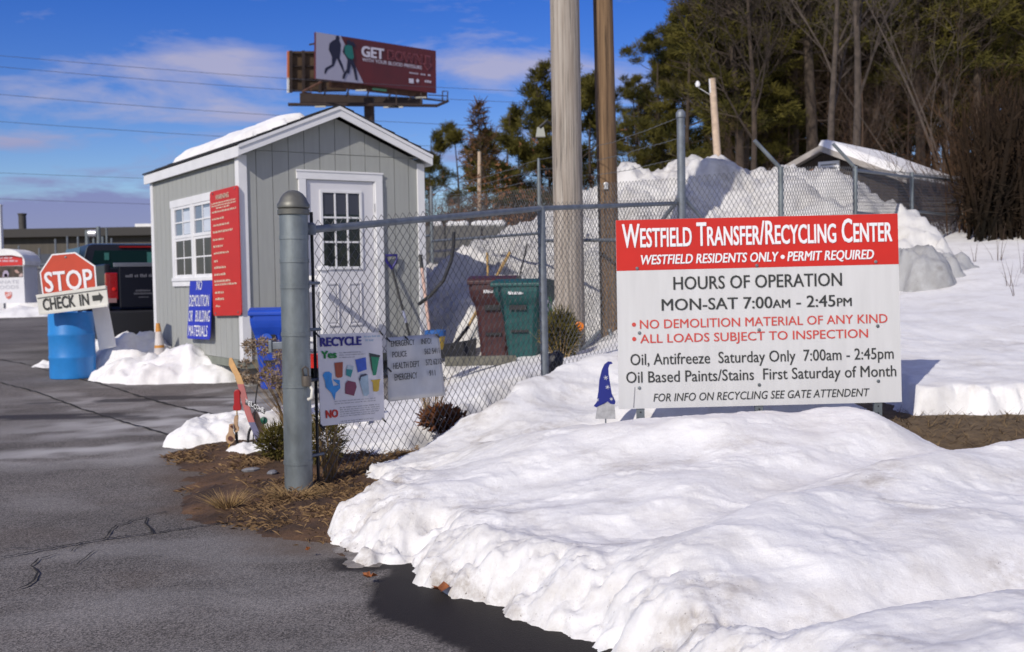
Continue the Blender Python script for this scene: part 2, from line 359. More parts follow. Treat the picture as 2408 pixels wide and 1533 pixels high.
def add_cracks(m, sx=16, amt=.62):           # long dark drying checks in pole wood
    t = m.node_tree; b = t.nodes['Principled BSDF']; n_ = t.nodes.new; tcn = n_('ShaderNodeTexCoord'); mp_ = n_('ShaderNodeMapping'); mp_.inputs['Scale'].default_value = (sx, sx, .22); t.links.new(tcn.outputs['Object'], mp_.inputs[0])
    nz = n_('ShaderNodeTexNoise'); nz.inputs['Scale'].default_value = 1.6; nz.inputs['Detail'].default_value = 5; t.links.new(mp_.outputs[0], nz.inputs['Vector'])
    rr = n_('ShaderNodeValToRGB'); e = rr.color_ramp.elements; e[0].position = .475; e[0].color = (1, 1, 1, 1); e[1].position = .53; e[1].color = (1, 1, 1, 1); k = e.new(.50); k.color = (1 - amt, 1 - amt, 1 - amt, 1); t.links.new(nz.outputs[0], rr.inputs[0])
    x = n_('ShaderNodeMix'); x.data_type = 'RGBA'; x.blend_type = 'MULTIPLY'; x.inputs[0].default_value = 1; src = b.inputs['Base Color'].links[0].from_socket; t.links.new(src, x.inputs[6]); t.links.new(rr.outputs[0], x.inputs[7]); t.links.new(x.outputs[2], b.inputs['Base Color'])
WOODB = mat('brown pole wood', (.085, .048, .025), .85, col2=(.27, .168, .088), vscale=4, bump=.6, bscale=25, stretch=(8, 8, .2), detail=8)
add_cracks(WOODP); add_cracks(WOODB, 20, .7)
BARK = mat('bark', (.055, .040, .030), .95, .35, 5, .6, 30)
BARKL = mat('pale bark', (.07, .054, .044), .9, .35, 5, .4, 30)
TWIG = mat('twigs', (.075, .048, .036), .9, .3, 3)
NEEDLE = mat('pine needles', (.018, .022, .006), .85, col2=(.15, .128, .028), vscale=.55, spec=.15, detail=6)
NEEDLEB = mat('brown needles', (.075, .042, .02), .9, col2=(.17, .10, .05), vscale=.7, spec=.1)
BRUSHM = mat('dead brush', (.036, .023, .015), .95, col2=(.115, .065, .036), vscale=.5, spec=.1)
SHRUBM = mat('evergreen shrub', (.028, .028, .008), .85, col2=(.16, .13, .028), vscale=9, spec=.2)
STRAW = mat('dry straw', (.20, .12, .05), .9, col2=(.42, .29, .14), vscale=12, spec=.2)

# ------------------------------------------------------------------ ground, asphalt, dirt
def ground_z(x, y):
    g = .013 * np.clip(y - 6.5, 0, 9) + .011 * np.clip(y - 15.5, 0, 200)
    return g + .34 * sst(-.4, 2.2, x) * sst(4.6, 7.2, y) + .040 * np.clip(y - 10, 0, 60) * sst(2, 12, x)
tag(sheet('ground', np.concatenate([-grow(14, 400, 3, 1.25)[::-1], lin(-13.6, 14, .4), grow(14.4, 400, 2, 1.25)]), np.concatenate([lin(-14, 20, .4), grow(20.5, 700, 1, 1.2)]),
    lambda x, y: ground_z(x, y) - .012, GRASSY), kind='structure')
EDGE = [(-1.07, 6.74), (-.95, 6.5), (-.93, 6.16), (-.97, 5.64), (-.88, 5.22), (-.75, 4.95), (-.52, 4.93), (-.44, 4.60), (-.27, 4.40), (-.13, 4.27), (-.02, 4.08), (.13, 3.94), (.20, 3.74), (.36, 3.4), (.62, 2.6), (.9, 1.9)]
def wet(x, y, z):
    d = pdist(x, y, EDGE) + .09 * fbm(x, y, 2.2, 4)
    th_ = .36 - .29 * sst(4.1, 4.9, y); w = (1 - sst(th_, th_ + .04, d)) * (1 - sst(5.02, 5.09, y + .15 * fbm(x, y, 3)))
    return np.clip(w + .75 * sst(.25, .3, fbm(x + 3, y * 3.2, .55, 3)) * sst(9.8, 10.5, y) * (1 - sst(14, 15, y)) * sst(-6, -5, x) * (1 - sst(-3, -2.6, x)), 0, 1)
def salt(x, y, z):
    s = sst(.02, .5, fbm(x * 1.0 + y * .35, y * 1.25 - x * .25, .8, 5)) * sst(7.2, 8.6, y) * (1 - sst(14, 22, y)) * sst(-6.5, -4, x) * .75
    s2 = .35 * sst(.1, .5, fbm(x + 40, y * 2, .4, 5)) * (1 - sst(30, 60, y))
    s = np.maximum(s, 1.0 * sst(-.35, .25, fbm(x * 1.0 + y * .5, y * 1.6 - x * .5, 1.1, 5)) * np.maximum(np.exp(-((x + 3.3) / 1.1) ** 2 - ((y - 9.9 - .3 * (x + 3.3)) / .8) ** 2), np.maximum(np.exp(-((x + 2.9) / 1.1) ** 2 - ((y - 11.4 - .3 * (x + 2.9)) / .7) ** 2), np.exp(-((x + 3.4) / .9) ** 2 - ((y - 8.5 - .5 * (x + 3.4)) / .55) ** 2))))
    s3 = .4 * np.exp(-((x + 1.25) / .35) ** 2 - ((y - 5.45) / .16) ** 2) * sst(-.2, .3, fbm(x, y, 3, 4))
    return np.clip(np.maximum(np.maximum(s, s2 * .6), s3), 0, 1)
def mud(x, y, z):
    d = pdist(x, y, [(-2.3, 7.9), (-1.7, 6.4), (-1.2, 5.8), (-.8, 5.3)]) + .25 * fbm(x, y, 1.7, 4)
    return .6 * (1 - sst(.1, .55, d)) + .18 * sst(.15, .5, fbm(x + 9, y + 4, 1.1, 5)) * (1 - sst(6, 9, y))
ax = np.concatenate([-grow(6.5, 120, .35, 1.2)[::-1], lin(-6.4, 1.2, .035), lin(1.4, 3.4, .4)])
ay = np.concatenate([lin(.5, 3.4, .3), lin(3.45, 8.2, .03), lin(8.25, 18, .1), grow(18.3, 150, .5, 1.15)])
tag(sheet('asphalt_driveway', ax, ay, lambda x, y: ground_z(x, y) + .004 + .006 * fbm(x, y, .8, 3), ASPH, {'wet': wet, 'salt': salt, 'mud': mud},
    cull=lambda x, y, z: x < np.where(y < 5.4, 3, -.9)), kind='structure')
CRACK = mat('crack filler', (.012, .011, .010), .95)
ck = MB()
for line, wd in (([(0, 865), (60, 874), (114, 890), (240, 918), (364, 954), (450, 974), (545, 992)], .030), ([(0, 915), (90, 936), (191, 972), (290, 1000), (400, 1029)], .022),
                 ([(0, 1306), (27, 1302), (130, 1283), (245, 1263), (380, 1246), (500, 1229), (560, 1224)], .013), ([(9, 1286), (90, 1283), (182, 1275)], .007),
                 ([(245, 1263), (262, 1240), (273, 1231), (300, 1224), (314, 1218), (352, 1207), (392, 1198)], .009), ([(359, 1247), (350, 1234), (342, 1226), (346, 1213)], .010),
                 ([(45, 1379), (62, 1372), (82, 1359), (88, 1340), (73, 1325), (91, 1309), (136, 1297)], .009), ([(168, 1291), (180, 1280), (195, 1273)], .006), ([(180, 1322), (198, 1308), (222, 1290)], .005)):
    pts = []
    for (a, b), (c, d) in zip(line[:-1], line[1:]):
        n = max(2, int(math.hypot(c - a, d - b) / 9))
        for k in range(n): pts.append(G(a + (c - a) * k / n + rnd.uniform(-1.2, 1.2), b + (d - b) * k / n + rnd.uniform(-1.2, 1.2), .02))
    pts.append(G(*line[-1], .02)); vs = []
    for i, p in enumerate(pts):
        t = (pts[min(i + 1, len(pts) - 1)] - pts[max(i - 1, 0)]).normalized(); n = Vector((-t.y, t.x, 0)) * wd * rnd.uniform(.25, .75)
        for s in (-1, 1):
            q = p + n * s; q.z = float(ground_z(q.x, q.y)) + .013; vs.append(q)
    ck.add(vs, [(2 * i, 2 * i + 1, 2 * i + 3, 2 * i + 2) for i in range(len(pts) - 1)])
tag(ck.build('asphalt_cracks', CRACK), kind='structure')
DIRT = [(-2.62, 8.55), (-2.72, 8.1), (-2.38, 7.6), (-2.22, 7.1), (-2.05, 6.4), (-1.85, 5.95), (-1.45, 5.68), (-1.08, 5.36), (-.8, 5.12), (-.3, 5.6), (-.4, 9.2), (-2.2, 9.3)]
def dirt_z(x, y):
    d = pdist(x, y, DIRT + DIRT[:1]); i = np.where(inpoly(x, y, DIRT), d, -d) + .09 * fbm(x, y, 2.6, 4)
    return ground_z(x, y) + .055 * sst(-.02, .45, i) - .05 * sst(0, -.12, i) + (.022 * fbm(x, y, 4, 5) + .008 * fbm(x, y, 30, 3)) * sst(-.02, .1, i)
tag(sheet('dirt_patch', lin(-2.95, -.3, .016), lin(5.1, 9.4, .016), dirt_z, SOIL), kind='structure')

# ------------------------------------------------------------------ snow
def pl(pts, z): return [tuple(G(a, b, z)[:2]) for a, b in pts]
PG = EDGE + [(5.6, 1.9), (5.6, 6.9), (3.4, 7.3), (2.6, 8.4), (1.3, 9.6), (.5, 9.35), (-.28, 8.1)]
RIDGES = [(pl([(1391, 1313), (1578, 1227), (1968, 1097), (2401, 1039), (2700, 1000)], .42), .085, .22), (pl([(1102, 1183), (1607, 1169), (2184, 1039)], .36), -.055, .22),
          (pl([(1340, 1420), (1463, 1346), (1660, 1352), (1860, 1345), (2401, 1266), (2700, 1230)], .34), -.15, .19), (pl([(1369, 1436), (1448, 1355), (1607, 1340)], .38), .05, .13),
          (pl([(1850, 1560), (1932, 1508), (2040, 1436), (2401, 1407), (2700, 1390)], .42), .05, .17), (pl([(1500, 1480), (1760, 1440), (1880, 1460)], .36), -.05, .14),
          (pl([(900, 1130), (1100, 1120), (1290, 1085)], .3), .03, .15), (pl([(850, 1200), (1010, 1160), (1250, 1230)], .3), -.03, .12)]
CREST = [(-.15, 6.6), (.45, 6.3), (1.2, 6.0), (2.0, 5.98), (2.7, 5.7)]
FR = [(-.16, 8.0), (.05, 8.35), (.45, 8.9), (.95, 9.25)]
def bank_z(x, y):
    d = pdist(x, y, EDGE); i = np.where(inpoly(x, y, PG), d, -d)
    lump = fbm(x, y, 3.2, 5, .55); fine = fbm(x + 5, y, 14, 4, .6)
    e = i + .06 * lump + .022 * fine + .03 * fbm(x + 2, y + 7, 7.5, 3)
    rv = np.clip(.55 + 1.1 * fbm(x - 7, y + 2, 1.9, 3), .15, 1.25); rim = sst(-.012, .065, e) * .13 * rv + sst(.0, .34, e) * (.11 + .13 * (1 - rv)) + sst(.15, 1.2, e) * .06 * (1 - sst(5, 6, y)) + .015 * sst(5.2, 6, y) * sst(.5, 1.2, e)
    h = rim + (.075 + .07 * (1 - sst(.9, 1.7, x))) * np.exp(-(pdist(x, y, CREST) / .5) ** 2) * sst(.1, .8, e)
    for p, a, w in RIDGES: h = h + a * np.exp(-(pdist(x, y, p) / w) ** 2) * sst(.05, .5, e)
    h = h + .25 * np.exp(-(pdist(x, y, FR) / .40) ** 2) - .11 * (1 - sst(-.35, .25, x)) * sst(5.9, 6.8, y)
    h = h - .42 * np.exp(-((x - 1.75) / 1.35) ** 4 - ((y - 7.05) / .36) ** 2) - .13 * sst(1.7, 2.8, x) * sst(4.4, 5.6, y) - .22 * sst(2.0, 2.9, x) * sst(5.7, 6.4, y)
    amp = sst(-.01, .12, e)
    near = .16 + 1.05 * (1 - sst(.08, .6, e))
    xr, yr = x * .93 + y * .37, y * .93 - x * .37; rg = (1 - np.abs(perlin(xr * .75 + .6 * lump + 40, yr * 2.1 + .3 * lump + 40))) ** 5
    h = h + amp * (.014 * rg * sst(.1, .6, e) + .070 * fbm(x, y * 1.15, 1.25, 3, .42) + (.040 * near + .02 * (1 - sst(.1, .8, e))) * lump + .05 * np.clip(near - .2, 0, 1) * (.5 - worley(x + .05 * fine, y, 5.5)) + .012 * near * (1 - np.abs(fine) * 2) + .003 * fbm(x, y, 42, 3, .65))
    back = np.where(inpoly(x, y, PG), pdist(x, y, PG[len(EDGE):]), -pdist(x, y, PG[len(EDGE):])) + .1 * lump
    h = h * (sst(-.02, .22, np.where(y > 6.6, back, 1)))
    return ground_z(x, y) + h - .06 * sst(.01, -.05, e) - .02
def rgd(x, y): return sst(.2, .6, fbm(x * .93 + y * .37, (y * .93 - x * .37) * 2.4, 1.1, 5))
def bank_dirt(x, y, z):
    d = pdist(x, y, EDGE); r = 1.0 * (1 - sst(.02, .16, d)) * sst(-.25, .25, fbm(x, y, 3, 4)) + .35 * rgd(x, y)
    r = r + .8 * np.exp(-((x + .72) / .22) ** 2 - ((y - 5.75) / .28) ** 2)
    r = r + .55 * np.exp(-(pdist(x, y, FR) / .4) ** 2) * sst(-.15, .4, fbm(x, y, 2, 4)) + 1.2 * np.exp(-((x - .1) / .8) ** 2 - ((y - 7.05) / .4) ** 2) * sst(-.3, .3, fbm(x, y, 4, 4))
    for p in (RIDGES[2][0], RIDGES[5][0]): r = r + .75 * np.exp(-(pdist(x, y, p) / .2) ** 2) * sst(-.25, .35, fbm(x, y, 2.5, 5))
    r = r + .45 * sst(.15, .55, fbm(x + 11, y - 4, 1.7, 5)) + .35 * (1 - sst(.1, .7, d)) * sst(-.2, .4, fbm(x - 3, y, 2.2, 5))
    return np.clip(r + .06, 0, 1)
tag(sheet('snow_bank', lin(-1.3, 5.2, .0145), np.concatenate([lin(2.2, 7, .0125), lin(7.02, 9.7, .02)]), bank_z, SNOW, {'dirt': bank_dirt}, cull=lambda x, y, z: z > ground_z(x, y) - .015), kind='structure')
def slush_z(x, y):
    d = pdist(x, y, EDGE); i = np.where(inpoly(x, y, PG), d, -d) + .06 * fbm(x, y, 3.2, 5, .55) + .045 * fbm(x + 1, y, 6, 4)
    return ground_z(x, y) - .03 + (.036 + .008 * fbm(x, y, 18, 3)) * sst(-.055, -.02, i) * sst(-.25, .05, fbm(x + 8, y, 1.6, 3))
tag(sheet('slush_edge', lin(-1.4, 1.3, .012), lin(1.9, 5.9, .012), slush_z, mat('dirty ice', (.075, .062, .050), .35, col2=(.26, .235, .21), vscale=9, bump=.6, bscale=90, detail=7), cull=lambda x, y, z: (z > ground_z(x, y) - .004) & (pdist(x, y, EDGE) < .2)), kind='structure')
def field_top(x, y):
    h = .10 + .30 * sst(-1.3, .1, x) + .012 * np.clip(y - 9, 0, 80) + .022 * np.clip(y - 9, 0, 40) * sst(1, 6, x)
    h = np.where(x > 1.5, .17 + .095 * np.clip(y - 7.3, 0, 2.6) + .012 * np.clip(y - 9, 0, 80) + .022 * np.clip(y - 9, 0, 40) * sst(1, 6, x) + .052 * np.clip(y - 9.5, 0, 10) * sst(3, 6, x), h)
    h = h - .22 * sst(9.8, 12.6, y) * (1 - sst(17, 20, y)) * (1 - sst(.8, 1.7, x)) * sst(-1.9, -1.2, x)
    h = h + .045 * fbm(x, y, .7, 5) * np.where(x > 1.5, sst(7.2, 9, y) * .8 + .2, 1) + .012 * fbm(x, y, 5, 3) + .10 * sst(.1, .5, fbm(x, y, .35, 4)) * sst(4, 7, x) * sst(14, 20, y)
    return h
def field_z(x, y):
    n = .16 * fbm(x, y, 2.2, 4) + .05 * fbm(x, y, 9, 3)
    front = np.where(x > 2.6, 7.30, np.where(x < .7, 7.45 + np.clip(x + .9, 0, 2) * 1.45, 9.3))
    m = np.minimum(sst(-.03, np.where(x < .7, .5, .09), y - front + n), sst(-.05, .25, x + 1.75 - .35 * sst(10, 13, y) + n))
    m = m * np.where(x > .7, sst(-.02, .1, x - np.where(y < 9.2, 2.72, .4) + n * .6 + np.where(y < 9.2, 0, 5)), 1)
    return ground_z(x, y) - .05 + (field_top(x, y) * np.where(y > 9.6, sst(-2.2, -.6, x) * .5 + .5, 1) + .05) * m
fx = np.concatenate([lin(-2.4, 2.7, .05), lin(2.74, 6, .03), grow(6.1, 160, .12, 1.09)]); fy = np.concatenate([lin(6.9, 9.3, .025), grow(9.4, 240, .1, 1.06)])
tag(sheet('snow_field', fx, fy, field_z, SNOW, {'dirt': lambda x, y, z: np.clip(.5 * sst(.05, .5, fbm(x, y, 1.6, 5)) * (1 - sst(9.4, 10.5, y)) + .1, 0, 1)}, cull=lambda x, y, z: z > ground_z(x, y) - .03), kind='structure')

def pile(name, label, cx, cy, x0, x1, y0, y1, st, fun, m=SNOW, dirt=.15):
    o = sheet(name, lin(x0, x1, st), lin(y0, y1, st), lambda x, y: ground_z(x, y) - .06 + fun(x, y), m, {'dirt': lambda x, y, z: np.clip(dirt * (.4 + fbm(x, y, 1.3, 5) * 2), 0, 1)}, cull=lambda x, y, z: z > ground_z(x, y) - .045)
    return tag(o, label, 'snow pile')
def blobs(x, y, bl, ns=3, na=.05, ex=.6):
    h = 0
    x = x + .10 * fbm(x, y, 2.3, 4); y = y + .10 * fbm(x + 5, y + 5, 2.3, 4)
    for bx_, by_, rx, ry, a in bl: h = np.maximum(h, a * np.clip(1 - ((x - bx_) / rx) ** 2 - ((y - by_) / ry) ** 2, 0, 1) ** ex)
    return h + (na * fbm(x, y, ns, 5, .55) + na * .9 * (.30 - np.abs(fbm(x + 4, y - 7, ns * 1.6, 4))) + na * .8 * (.5 - worley(x, y, ns * 1.1)) + .014 * fbm(x, y, 14, 3)) * np.clip(h * 12, 0, 1)
def bl(px, py, base, top, hw, Y, dep):         # a lump whose foot is at (px,base) and whose top is at y = top in the photo
    p = P(px, base, Y); return (p.x, Y, hw, dep, P(px, top, Y).z - float(ground_z(p.x, Y)) + .06)
pile('snow_pile', 'white snow pile with a traffic cone stuck in it against the grey shed', 0, 0, -7.3, -3.2, 13.2, 18.6, .035,
     lambda x, y: blobs(x, y, [(-5.3, 15.25, .75, .85, .58), (-4.18, 14.15, .70, .66, .43), (-4.8, 14.3, .8, .7, .34), (-4.55, 13.85, .75, .55, .28), (-3.8, 13.75, .6, .45, .27), (-6.3, 16.3, 1.0, .5, .16), (-6.6, 17.6, 1.1, .8, .34), (-5.7, 15.9, .8, .8, .34)], 2.2, .12, .9))
pile('snow_lump', 'low white snow lump behind the garden ornaments left of the steel post', 0, 0, -3.0, -1.2, 7.6, 9.6, .018,
     lambda x, y: blobs(x, y, [(-2.5, 8.75, .30, .35, .23), (-2.2, 8.85, .45, .4, .25), (-1.85, 8.95, .45, .4, .28), (-1.5, 9.05, .4, .4, .33), (-2.0, 8.02, .2, .15, .16), (-1.7, 8.15, .28, .1, .07)], 3.0, .07, .5))
def hill(x, y):
    cx_ = np.array([-2.6, -1.4, 0., .7, 1.3, 1.8, 2.8, 3.6, 4.3, 5.2, 6.0, 6.5, 7.6, 9.0]); cz = np.array([.9, 1.35, 1.95, 2.3, 2.55, 2.86, 3.06, 3.04, 2.95, 2.83, 2.55, 2.2, 1.75, 1.3])
    cz[-3:] = 1.7, .9, .6; top = np.interp(x + .35 * fbm(x, y, .9, 3), cx_, cz) - ground_z(x, y); foot = 13.55 - .25 * np.clip(x, -2, 0) + .04 * np.clip(x - 1, 0, 9)
    t = np.clip((y - foot + .5 * fbm(x, y, .8, 4)) / (18.0 - foot), 0, 1); prof = np.where(y < 18, 1 - (1 - t) ** 1.6, 1 - sst(18.6, 24, y))
    return (top * prof + prof ** .5 * (.26 * fbm(x, y, 1.1, 5, .6) + .10 * (1 - 3 * np.abs(fbm(x + 8, y, 2.1, 3))) + .30 * (.55 - worley(x + .2 * fbm(x, y, 2, 2), y, 1.25)) + .12 * (.55 - worley(x, y + .1 * fbm(x, y, 3, 2), 2.9)))) * sst(-2.8, -1.8, x) * (1 - sst(6.3, 7.8, x)) + .04
pile('snow_hill', 'tall ploughed snow hill behind the chain link fence and utility poles', 0, 0, -2.9, 8.4, 12.6, 24.2, .06, hill, SNOWD, .5)
pile('snow_boulder', 'snow chunk coloured grey as if in shade beside the right edge of the big sign', 0, 0, 4.2, 7.6, 12.6, 18.2, .045,
     lambda x, y: blobs(x, y, [(5.0, 13.4, .62, .7, 1.3), (5.8, 14.6, .75, .8, 1.2), (5.4, 13.9, .7, .6, 1.1), (5.3, 12.95, .3, .3, .5), (6.2, 13.9, .4, .4, .8)], 2.2, .20) * .93, snow_mat('shade grey snow', (.15, .14, .13), (.40, .405, .41)), .6)  # shade of the chunk is put into its darker grey base colour

# ------------------------------------------------------------------ the gatehouse shed
SC = (-3.156, 12.752, .413); STH = .588
shed = thing('shed', 'small grey gatehouse shed with white trim and a snowy gable roof', 'shed', SC, STH)
SM = WM[shed.name]
def sp(x, y, z): return SM @ Vector((x, y, z))
WT = 2.42; SLOPE = .414
def roofz(x): return 2.92 - abs(x - 1.22) * SLOPE
m = MB(); n = 12; w_ = 2.44 / n
for i in range(n):                            # grooved plywood strips of the gable front, 6 mm gaps on a backing sheet
    x0, x1 = i * w_ + .004, (i + 1) * w_ - .004
    for za, zb in ((.0, 2.47), (2.478, None)):
        t0, t1 = (zb, zb) if zb else (roofz(x0), roofz(x1)); xm = 1.22
        if za > min(t0, t1) and za > 0 and max(t0, t1) <= za: continue
        pts = [(x0, za), (x1, za), (x1, max(min(t1, roofz(x1)), za)), (x0, max(min(t0, roofz(x0)), za))]
        if .8 < (x0 + x1) / 2 < 1.76 and not (zb is None): pts = [(x, max(z, 2.15)) for x, z in pts]
        m.prism([(x, 0, z) for x, z in pts], (0, .012, 0))
for i in range(18):
    y0, y1 = i * 3.66 / 18 + .004, (i + 1) * 3.66 / 18 - .004
    m.bx(0, .012, y0, y1, 0, WT + .03)
m.prism([(0.005, .013, .003), (.83, .013, .003), (.83, .013, 2.15), (1.73, .013, 2.15), (1.73, .013, .003), (2.435, .013, .003), (2.435, .013, 2.41), (1.22, .013, 2.91), (.005, .013, 2.41)], (0, .03, 0))
m.bx(.013, .04, .05, 3.65, .003, 2.43); m.bx(2.41, 2.44, .05, 3.66, 0, 2.41); m.bx(.05, 2.40, 3.62, 3.66, 0, 2.41)
m.prism([(0.05, 3.66, 2.41), (2.39, 3.66, 2.41), (1.22, 3.66, 2.90)], (0, -.03, 0))
m.build('wall', SIDING, shed, True)
mt = mat('shed dark interior', (.03, .03, .03), .9)
for x0, x1, y0, y1 in ((-.022, .085, -.022, -.001), (-.022, -.001, 0, .095), (2.355, 2.46, -.022, -.001), (2.441, 2.462, 0, .09), (-.022, -.001, 3.57, 3.68)): tr = MB(); tr.bx(x0, x1, y0, y1, -.02, WT - .01); tr.build('corner_trim', WHITE, shed, True, bevel=.004)
sk = MB(); sk.bx(.0, 2.44, .0, .10, -.10, -.004); sk.bx(.0, .10, .1, 3.6, -.10, -.004); sk.bx(2.34, 2.44, .1, 3.6, -.1, -.004)
sk.build('floor_skid', mat('treated skid wood', (.20, .215, .18), .85, .15, 5), shed, True)
bk = MB()
for x, y in ((.2, .25), (1.2, .25), (2.2, .25), (.2, 1.9), (.2, 3.4), (2.2, 3.4)): bk.bx(x - .1, x + .1, y - .1, y + .2, -.42, -.101)
bk.build('foundation_block', mat('concrete', (.28, .27, .25), .9, .2, 4, .5, 60), shed, True)
roof = MB()
for sgn in (1, -1):
    xe = 1.22 + sgn * 1.30; za, zb = 3.045, 3.045 - 1.30 * SLOPE
    for c in range(7):                        # shingle courses
        a, b = c / 7, (c + 1) / 7; xa, xb = 1.22 + sgn * 1.30 * a, 1.22 + sgn * 1.30 * b
        p = [(xa, za - 1.3 * SLOPE * a + .012), (xb, za - 1.3 * SLOPE * b + .026), (xb, za - 1.3 * SLOPE * b + .004), (xa, za - 1.3 * SLOPE * a + .002)]
        roof.prism([(x, -.182, z) for x, z in p], (0, 4.025, 0))
rf = roof.build('roof', mat('black shingles', (.022, .022, .025), .9, .4, 30, .8, 90), shed, True)
fa = MB()
for sgn in (1, -1):
    xe = 1.22 + sgn * 1.285
    for y0, y1 in ((-.165, -.143), (3.803, 3.825)):
        fa.prism([(1.22, y0, 3.043), (xe, y0, 3.043 - 1.285 * SLOPE), (xe, y0, 2.915 - 1.285 * SLOPE), (1.22, y0, 2.915)], (0, y1 - y0, 0))
        if y0 < 0: fa.prism([(1.22, y0 - .014, 3.041), (xe, y0 - .014, 3.041 - 1.285 * SLOPE), (xe, y0 - .014, 3.003 - 1.285 * SLOPE), (1.22, y0 - .014, 3.003)], (0, .0135, 0))
    xo = xe - sgn * .022
    fa.bx(min(xe, xo), max(xe, xo), -.142, 3.802, 2.375, 2.375 + .125)
fa.build('fascia', WHITE, rf, True)
sf = MB()
for sgn in (1, -1):
    xe = 1.22 + sgn * 1.26
    sf.prism([(1.22, -.141, 3.01), (xe, -.141, 3.01 - 1.26 * SLOPE), (xe, -.141, 2.99 - 1.26 * SLOPE), (1.22, -.141, 2.99)], (0, .135, 0))
sf.build('soffit', WHITE, rf, True)
# door
dr = MB(); dr.bx(.838, 1.725, .000, .036, .06, 2.15)
door = dr.build('door', mat('white door paint', (.66, .655, .68), .5, .04, 2), shed, True)
cs = MB(); cs.bx(.70, 1.852, -.028, -.002, 2.157, 2.262); cs.bx(.69, 1.862, -.036, -.0285, 2.245, 2.268); cs.bx(.722, .815, -.034, -.001, .0, 2.155); cs.bx(1.745, 1.845, -.038, -.001, .0, 2.155)
cs.bx(.817, .832, -.005, .04, .0, 2.154); cs.bx(1.729, 1.743, -.012, .04, .0, 2.154)
cs.build('door_casing', WHITE, shed, True, bevel=.003)
th_ = MB(); th_.bx(.82, 1.75, -.05, -.003, .0, .05); th_.build('threshold', mat('aluminium', (.4, .4, .42), .4, metal=.7), shed, True)
def lite(par, x0, x1, z0, z1, nx, nz, fw, y, parent, nm, gm):
    f = MB(); f.bx(x0 - fw, x1 + fw, y - .018, y - .001, z1, z1 + fw); f.bx(x0 - fw, x1 + fw, y - .018, y - .001, z0 - fw, z0); f.bx(x0 - fw, x0, y - .018, y - .001, z0, z1); f.bx(x1, x1 + fw, y - .018, y - .001, z0, z1)
    for i in range(1, nx): f.bx(x0 + (x1 - x0) * i / nx - .012, x0 + (x1 - x0) * i / nx + .012, y - .012, y - .002, z0, z1)
    for i in range(1, nz):
        for k in range(nx): f.bx(x0 + (x1 - x0) * k / nx + (.012 if k else 0), x0 + (x1 - x0) * (k + 1) / nx - (.012 if k < nx - 1 else 0), y - .012, y - .002, z0 + (z1 - z0) * i / nz - .011, z0 + (z1 - z0) * i / nz + .011)
    return f
fo = lite(None, 1.035, 1.53, 1.095, 2.0, 3, 3, .034, 0, door, '', None).build('window_grille', WHITE, door, True, bevel=.003)
g = MB(); g.bx(1.035, 1.53, -.0015, -.0005, 1.095, 2.0); g.build('window_pane', GLASSD, door, True)
bl_ = MB(); bl_.bx(1.04, 1.525, -.0030, -.0018, 1.74, 1.995); bl_.build('window_blind', mat('blue grey blind', (.045, .05, .07), .7), door, True)
for x0, x1 in ((1.05, 1.225), (1.36, 1.535)):
    pn = MB(); z0, z1 = .36, .90
    pn.bx(x0, x1, -.016, -.001, z1 - .025, z1); pn.bx(x0, x1, -.016, -.001, z0, z0 + .025); pn.bx(x0, x0 + .02, -.016, -.001, z0 + .025, z1 - .025); pn.bx(x1 - .02, x1, -.016, -.001, z0 + .025, z1 - .025)
    pn.bx(x0 + .04, x1 - .04, -.010, -.001, z0 + .045, z1 - .045); pn.build('door_panel', MATS['white door paint'], door, True, bevel=.004)
hn = MB()
for z in (1.83, .4, 1.15): hn.path([(1.737, -.018, z - .05), (1.737, -.018, z + .05)], .008, 8)
hn.build('hinge', MATS['aluminium'], door, True)
# window on the left wall (wall face is x = 0, outwards -x); y runs back
def wbx(mb, y0, y1, z0, z1, d0, d1, mi=0): mb.bx(-d1, -d0, y0, y1, z0, z1, mi)
wf = MB(); wbx(wf, .90, 2.72, 1.955, 2.055, .002, .026); wbx(wf, .93, 2.70, .885, .955, .002, .026); wbx(wf, .93, 2.69, .955, 1.0, .002, .040)
wbx(wf, 2.58, 2.68, 1.0, 1.955, .002, .024); wbx(wf, .93, 1.0, 1.0, 1.955, .002, .024); wbx(wf, 1.73, 1.82, 1.0, 1.955, .002, .024)
win = wf.build('window', WHITE, shed, True, bevel=.003)
CURT = mat('pale curtain behind glass', (.50, .55, .64), .3, col2=(.62, .66, .74), vscale=4)
for y0, y1 in ((1.0, 1.73), (1.82, 2.58)):
    sa = MB(); fwd = .04
    for z0, z1, d in ((1.53, 1.955, .018), (1.0, 1.53, .010)):
        wbx(sa, y0, y0 + fwd, z0, z1, .0025, d); wbx(sa, y1 - fwd, y1, z0, z1, .0025, d); wbx(sa, y0 + fwd, y1 - fwd, z1 - .035, z1, .0025, d); wbx(sa, y0 + fwd, y1 - fwd, z0, z0 + .04, .0025, d)
        ym = (y0 + y1) / 2; zm = (z0 + z1) / 2; wbx(sa, ym - .009, ym + .009, z0 + .04, z1 - .035, .0025, d - .004)
        wbx(sa, y0 + fwd, ym - .009, zm - .009, zm + .009, .0025, d - .004); wbx(sa, ym + .009, y1 - fwd, zm - .009, zm + .009, .0025, d - .004)
    sa.build('sash', WHITE, win, True)
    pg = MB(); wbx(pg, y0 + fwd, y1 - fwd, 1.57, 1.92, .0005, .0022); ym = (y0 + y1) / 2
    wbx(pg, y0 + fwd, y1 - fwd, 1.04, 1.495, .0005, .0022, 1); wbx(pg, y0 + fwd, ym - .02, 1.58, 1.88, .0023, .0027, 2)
    pg.build('pane', [mat('sky reflecting glass', (.16, .19, .26), .08, spec=.8), mat('screened glass', (.045, .042, .038), .35, col2=(.07, .062, .05), vscale=3), CURT], win, True)
